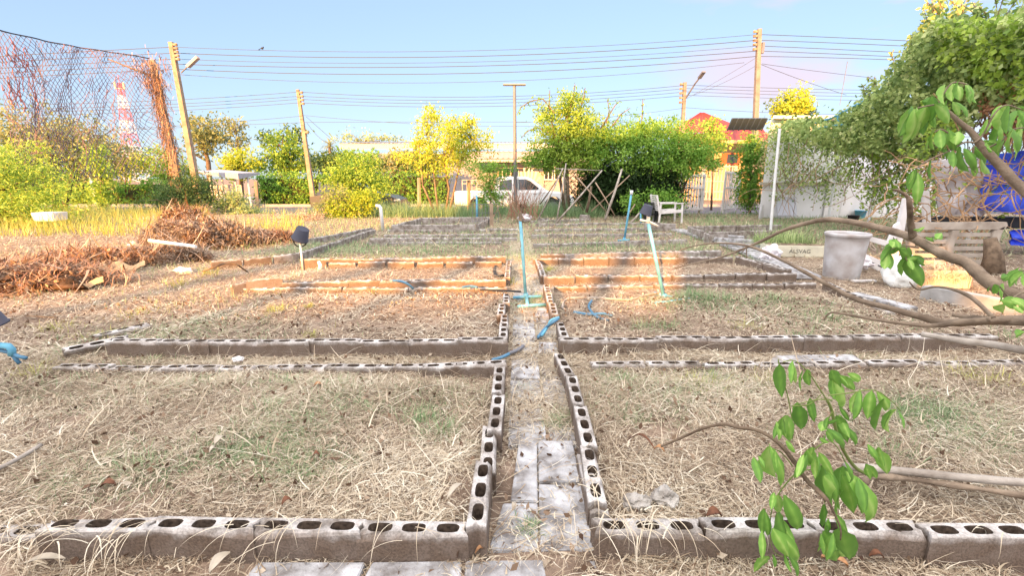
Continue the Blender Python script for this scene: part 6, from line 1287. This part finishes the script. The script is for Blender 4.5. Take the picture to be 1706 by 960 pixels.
# leaf clusters on the arching branch and at the right edge (crop origin 1340,340 scale 4.36)
K_ = lambda x, y: (1340 + x / 4.36, 340 + y / 4.36)
ML = [(640, 300, 560, 420), (650, 250, 680, 330), (700, 330, 740, 380), (730, 380, 700, 520), (740, 400, 810, 400), (760, 400, 790, 480), (820, 390, 880, 450), (790, 190, 840, 180), (880, 240, 940, 280), (600, 360, 580, 470), (660, 260, 630, 330), (745, 395, 800, 560), (1000, 210, 960, 260), (700, 300, 620, 330)]
m = MB()
for st in ([(830, 315), (740, 300), (680, 290), (645, 240)], [(830, 320), (700, 310), (620, 340), (590, 400)], [(740, 300), (745, 360), (740, 400), (790, 470)]): limb(m, [(*K_(*p_), 2.1) for p_ in st], .003, .0015, n=5)
m.build('twigs', M['pale_bark'], mainb); leafset('leaves', [(*K_(*i_[:2]), *K_(*i_[2:]), 2.1) for i_ in ML], mainb, .42, seed=6)
RL = [(1420, 600, 1390, 720), (1350, 600, 1340, 640), (1560, 480, 1440, 560), (1590, 500, 1500, 580), (1600, 480, 1560, 590), (1480, 520, 1420, 540), (1500, 690, 1597, 760), (1520, 740, 1590, 800), (1490, 720, 1460, 800), (1600, 930, 1550, 960), (1640, 490, 1600, 600), (1680, 520, 1640, 640), (1560, 700, 1640, 780), (1650, 620, 1700, 700), (1430, 700, 1480, 740)]
rs = root('leafy_sprig', A(1720, 470, 1.6), 'bright green leafy sprig at the right edge under the arching branch', 'sprig'); m = MB()
for st in ([(1800, 560), (1640, 500), (1560, 480)], [(1800, 640), (1600, 640), (1500, 680), (1420, 600)], [(1800, 900), (1700, 915), (1600, 930)], [(1700, 640), (1600, 700), (1520, 740)]): limb(m, [(*K_(*p_), 1.6) for p_ in st], .004, .002, n=5)
m.build('stem', M['pale_bark'], rs); leafset('leaves', [(*K_(*i_[:2]), *K_(*i_[2:]), 1.6 + random.uniform(-.1, .1)) for i_ in RL], rs, .45, seed=8)
# bottom leafy branch (crop origin 1230,580 scale 2.527)
B_ = lambda x, y: (1230 + x / 2.527, 580 + y / 2.527)
bl = root('leafy_branch', A(1390, 860, 1.15), 'drooping compound leaf branch hanging over the near right blocks', 'branch'); m = MB()
limb(m, [(*B_(-325, 415), 1.62), (*B_(-230, 375), 1.58), (*B_(-150, 340), 1.5), (*B_(-60, 322), 1.42), (*B_(0, 335), 1.36), (*B_(70, 345), 1.32), (*B_(140, 378), 1.28), (*B_(190, 422), 1.25), (*B_(235, 480), 1.22), (*B_(290, 560), 1.18), (*B_(340, 605), 1.14), (*B_(375, 645), 1.12)], .0045, .007)
limb(m, [(*B_(375, 640), 1.12), (*B_(400, 690), 1.11), (*B_(430, 760), 1.1), (*B_(430, 810), 1.1)], .0035, .002, n=6)
m.build('limb', M['bark'], bl, smooth=True)
m = MB(); limb(m, [(*B_(560, 540), 1.5), (*B_(500, 510), 1.45), (*B_(460, 462), 1.4), (*B_(430, 402), 1.37), (*B_(410, 340), 1.35), (*B_(393, 262), 1.34), (*B_(375, 222), 1.33)], .0062, .004)
for st in ([(375, 222), (340, 170), (300, 110), (240, 55), (188, 60)], [(380, 200), (470, 190), (570, 178), (640, 220), (685, 268)], [(170, 60), (190, 140), (210, 210), (225, 300), (230, 395)], [(240, 530), (180, 600), (142, 680), (134, 780), (150, 860), (190, 882)], [(395, 220), (330, 218), (250, 238)], [(225, 245), (300, 238), (350, 195)], [(395, 270), (380, 300)], [(280, 515), (350, 512), (430, 520)], [(345, 610), (365, 660), (350, 740)], [(230, 500), (180, 440), (130, 420)], [(170, 62), (168, 48)], [(260, 500), (330, 420), (400, 400), (470, 520)]):
    limb(m, [(*B_(*p_), 1.25) for p_ in st], .0022, .0012, n=5)
m.build('twigs', M['green_stem'] if 'green_stem' in M else mat('green_stem', (.16, .22, .06), .7), bl, smooth=True)
BL = [(175, 70, 185, 215), (230, 55, 215, 155), (225, 60, 240, 145), (272, 95, 268, 182), (292, 90, 305, 160), (165, 100, 165, 180), (400, 115, 405, 222), (395, 100, 430, 180), (430, 120, 460, 165), (450, 118, 490, 150), (500, 185, 485, 282), (562, 180, 545, 300), (585, 185, 600, 250), (615, 215, 578, 345), (645, 262, 612, 345), (665, 260, 650, 360), (675, 265, 685, 345), (255, 240, 266, 338), (298, 228, 322, 308), (160, 310, 158, 388), (200, 285, 208, 388), (185, 300, 200, 370), (415, 285, 465, 405), (380, 290, 365, 345), (425, 245, 460, 300), (370, 320, 420, 300), (135, 415, 150, 570), (155, 430, 165, 510), (65, 460, 88, 575), (85, 455, 110, 510), (325, 470, 325, 555), (315, 418, 300, 505), (275, 450, 245, 550), (375, 500, 392, 645), (455, 520, 478, 700), (505, 550, 522, 695), (430, 515, 430, 600), (590, 418, 620, 515), (540, 500, 562, 560), (150, 608, 138, 685), (193, 620, 230, 738), (165, 695, 218, 825), (115, 690, 118, 780), (100, 770, 95, 890), (145, 760, 205, 870), (130, 880, 65, 955), (195, 865, 228, 950), (360, 660, 348, 750), (405, 700, 445, 780), (380, 720, 368, 770), (360, 770, 400, 880), (430, 765, 465, 875), (400, 780, 355, 890), (410, 650, 410, 710), (545, 405, 590, 470), (290, 430, 330, 500), (340, 440, 400, 540), (360, 540, 385, 620), (370, 350, 400, 400), (450, 330, 470, 400), (200, 390, 230, 440), (450, 480, 440, 560), (130, 640, 155, 680), (145, 870, 145, 920), (380, 400, 350, 380), (180, 180, 165, 190), (440, 600, 440, 690), (350, 790, 350, 870), (410, 850, 440, 870), (265, 460, 290, 450)]
leafset('leaves', [(*B_(a_, b_), *B_(c_, d2), (1.34 if b_ < 350 and a_ > 350 else 1.25 if b_ < 300 else 1.15) + random.uniform(-.03, .03)) for a_, b_, c_, d2 in BL], bl, .33, seed=5)
# bamboo poles lying at right
bmr = root('bamboo_pole', G(1560, 800, .1), 'long split grey bamboo pole lying in the near right bed', 'pole'); a_, b_ = G(1408, 778, .16), G(1790, 812, .13); MB().tube([a_.lerp(b_, k / 8) + Vector((0, .004 * math.sin(k), 0)) for k in range(9)], [.016 + .0015 * (k % 2) for k in range(9)], 10).build('culm', M['bamboo'], bmr, smooth=True)
MB().tube([a_ + Vector((.12, -.014, -.004)), b_ + Vector((0, -.012, -.004))], .006, 6).build('split', M['bark'], bmr)
lr = root('fallen_branch', G(1560, 815, .1), 'thinner knotty grey branch lying below the bamboo pole', 'branch'); P = [G(1438, 806, .14), G(1452, 796, .15), G(1500, 797, .13), (G(1580, 808, .12)), G(1650, 818, .12), G(1790, 840, .12)]
MB().tube(curve_pts(P), [.012 + .003 * math.sin(i * .9) for i in range(26)], 9).build('limb', M['pale_bark'], lr, smooth=True)
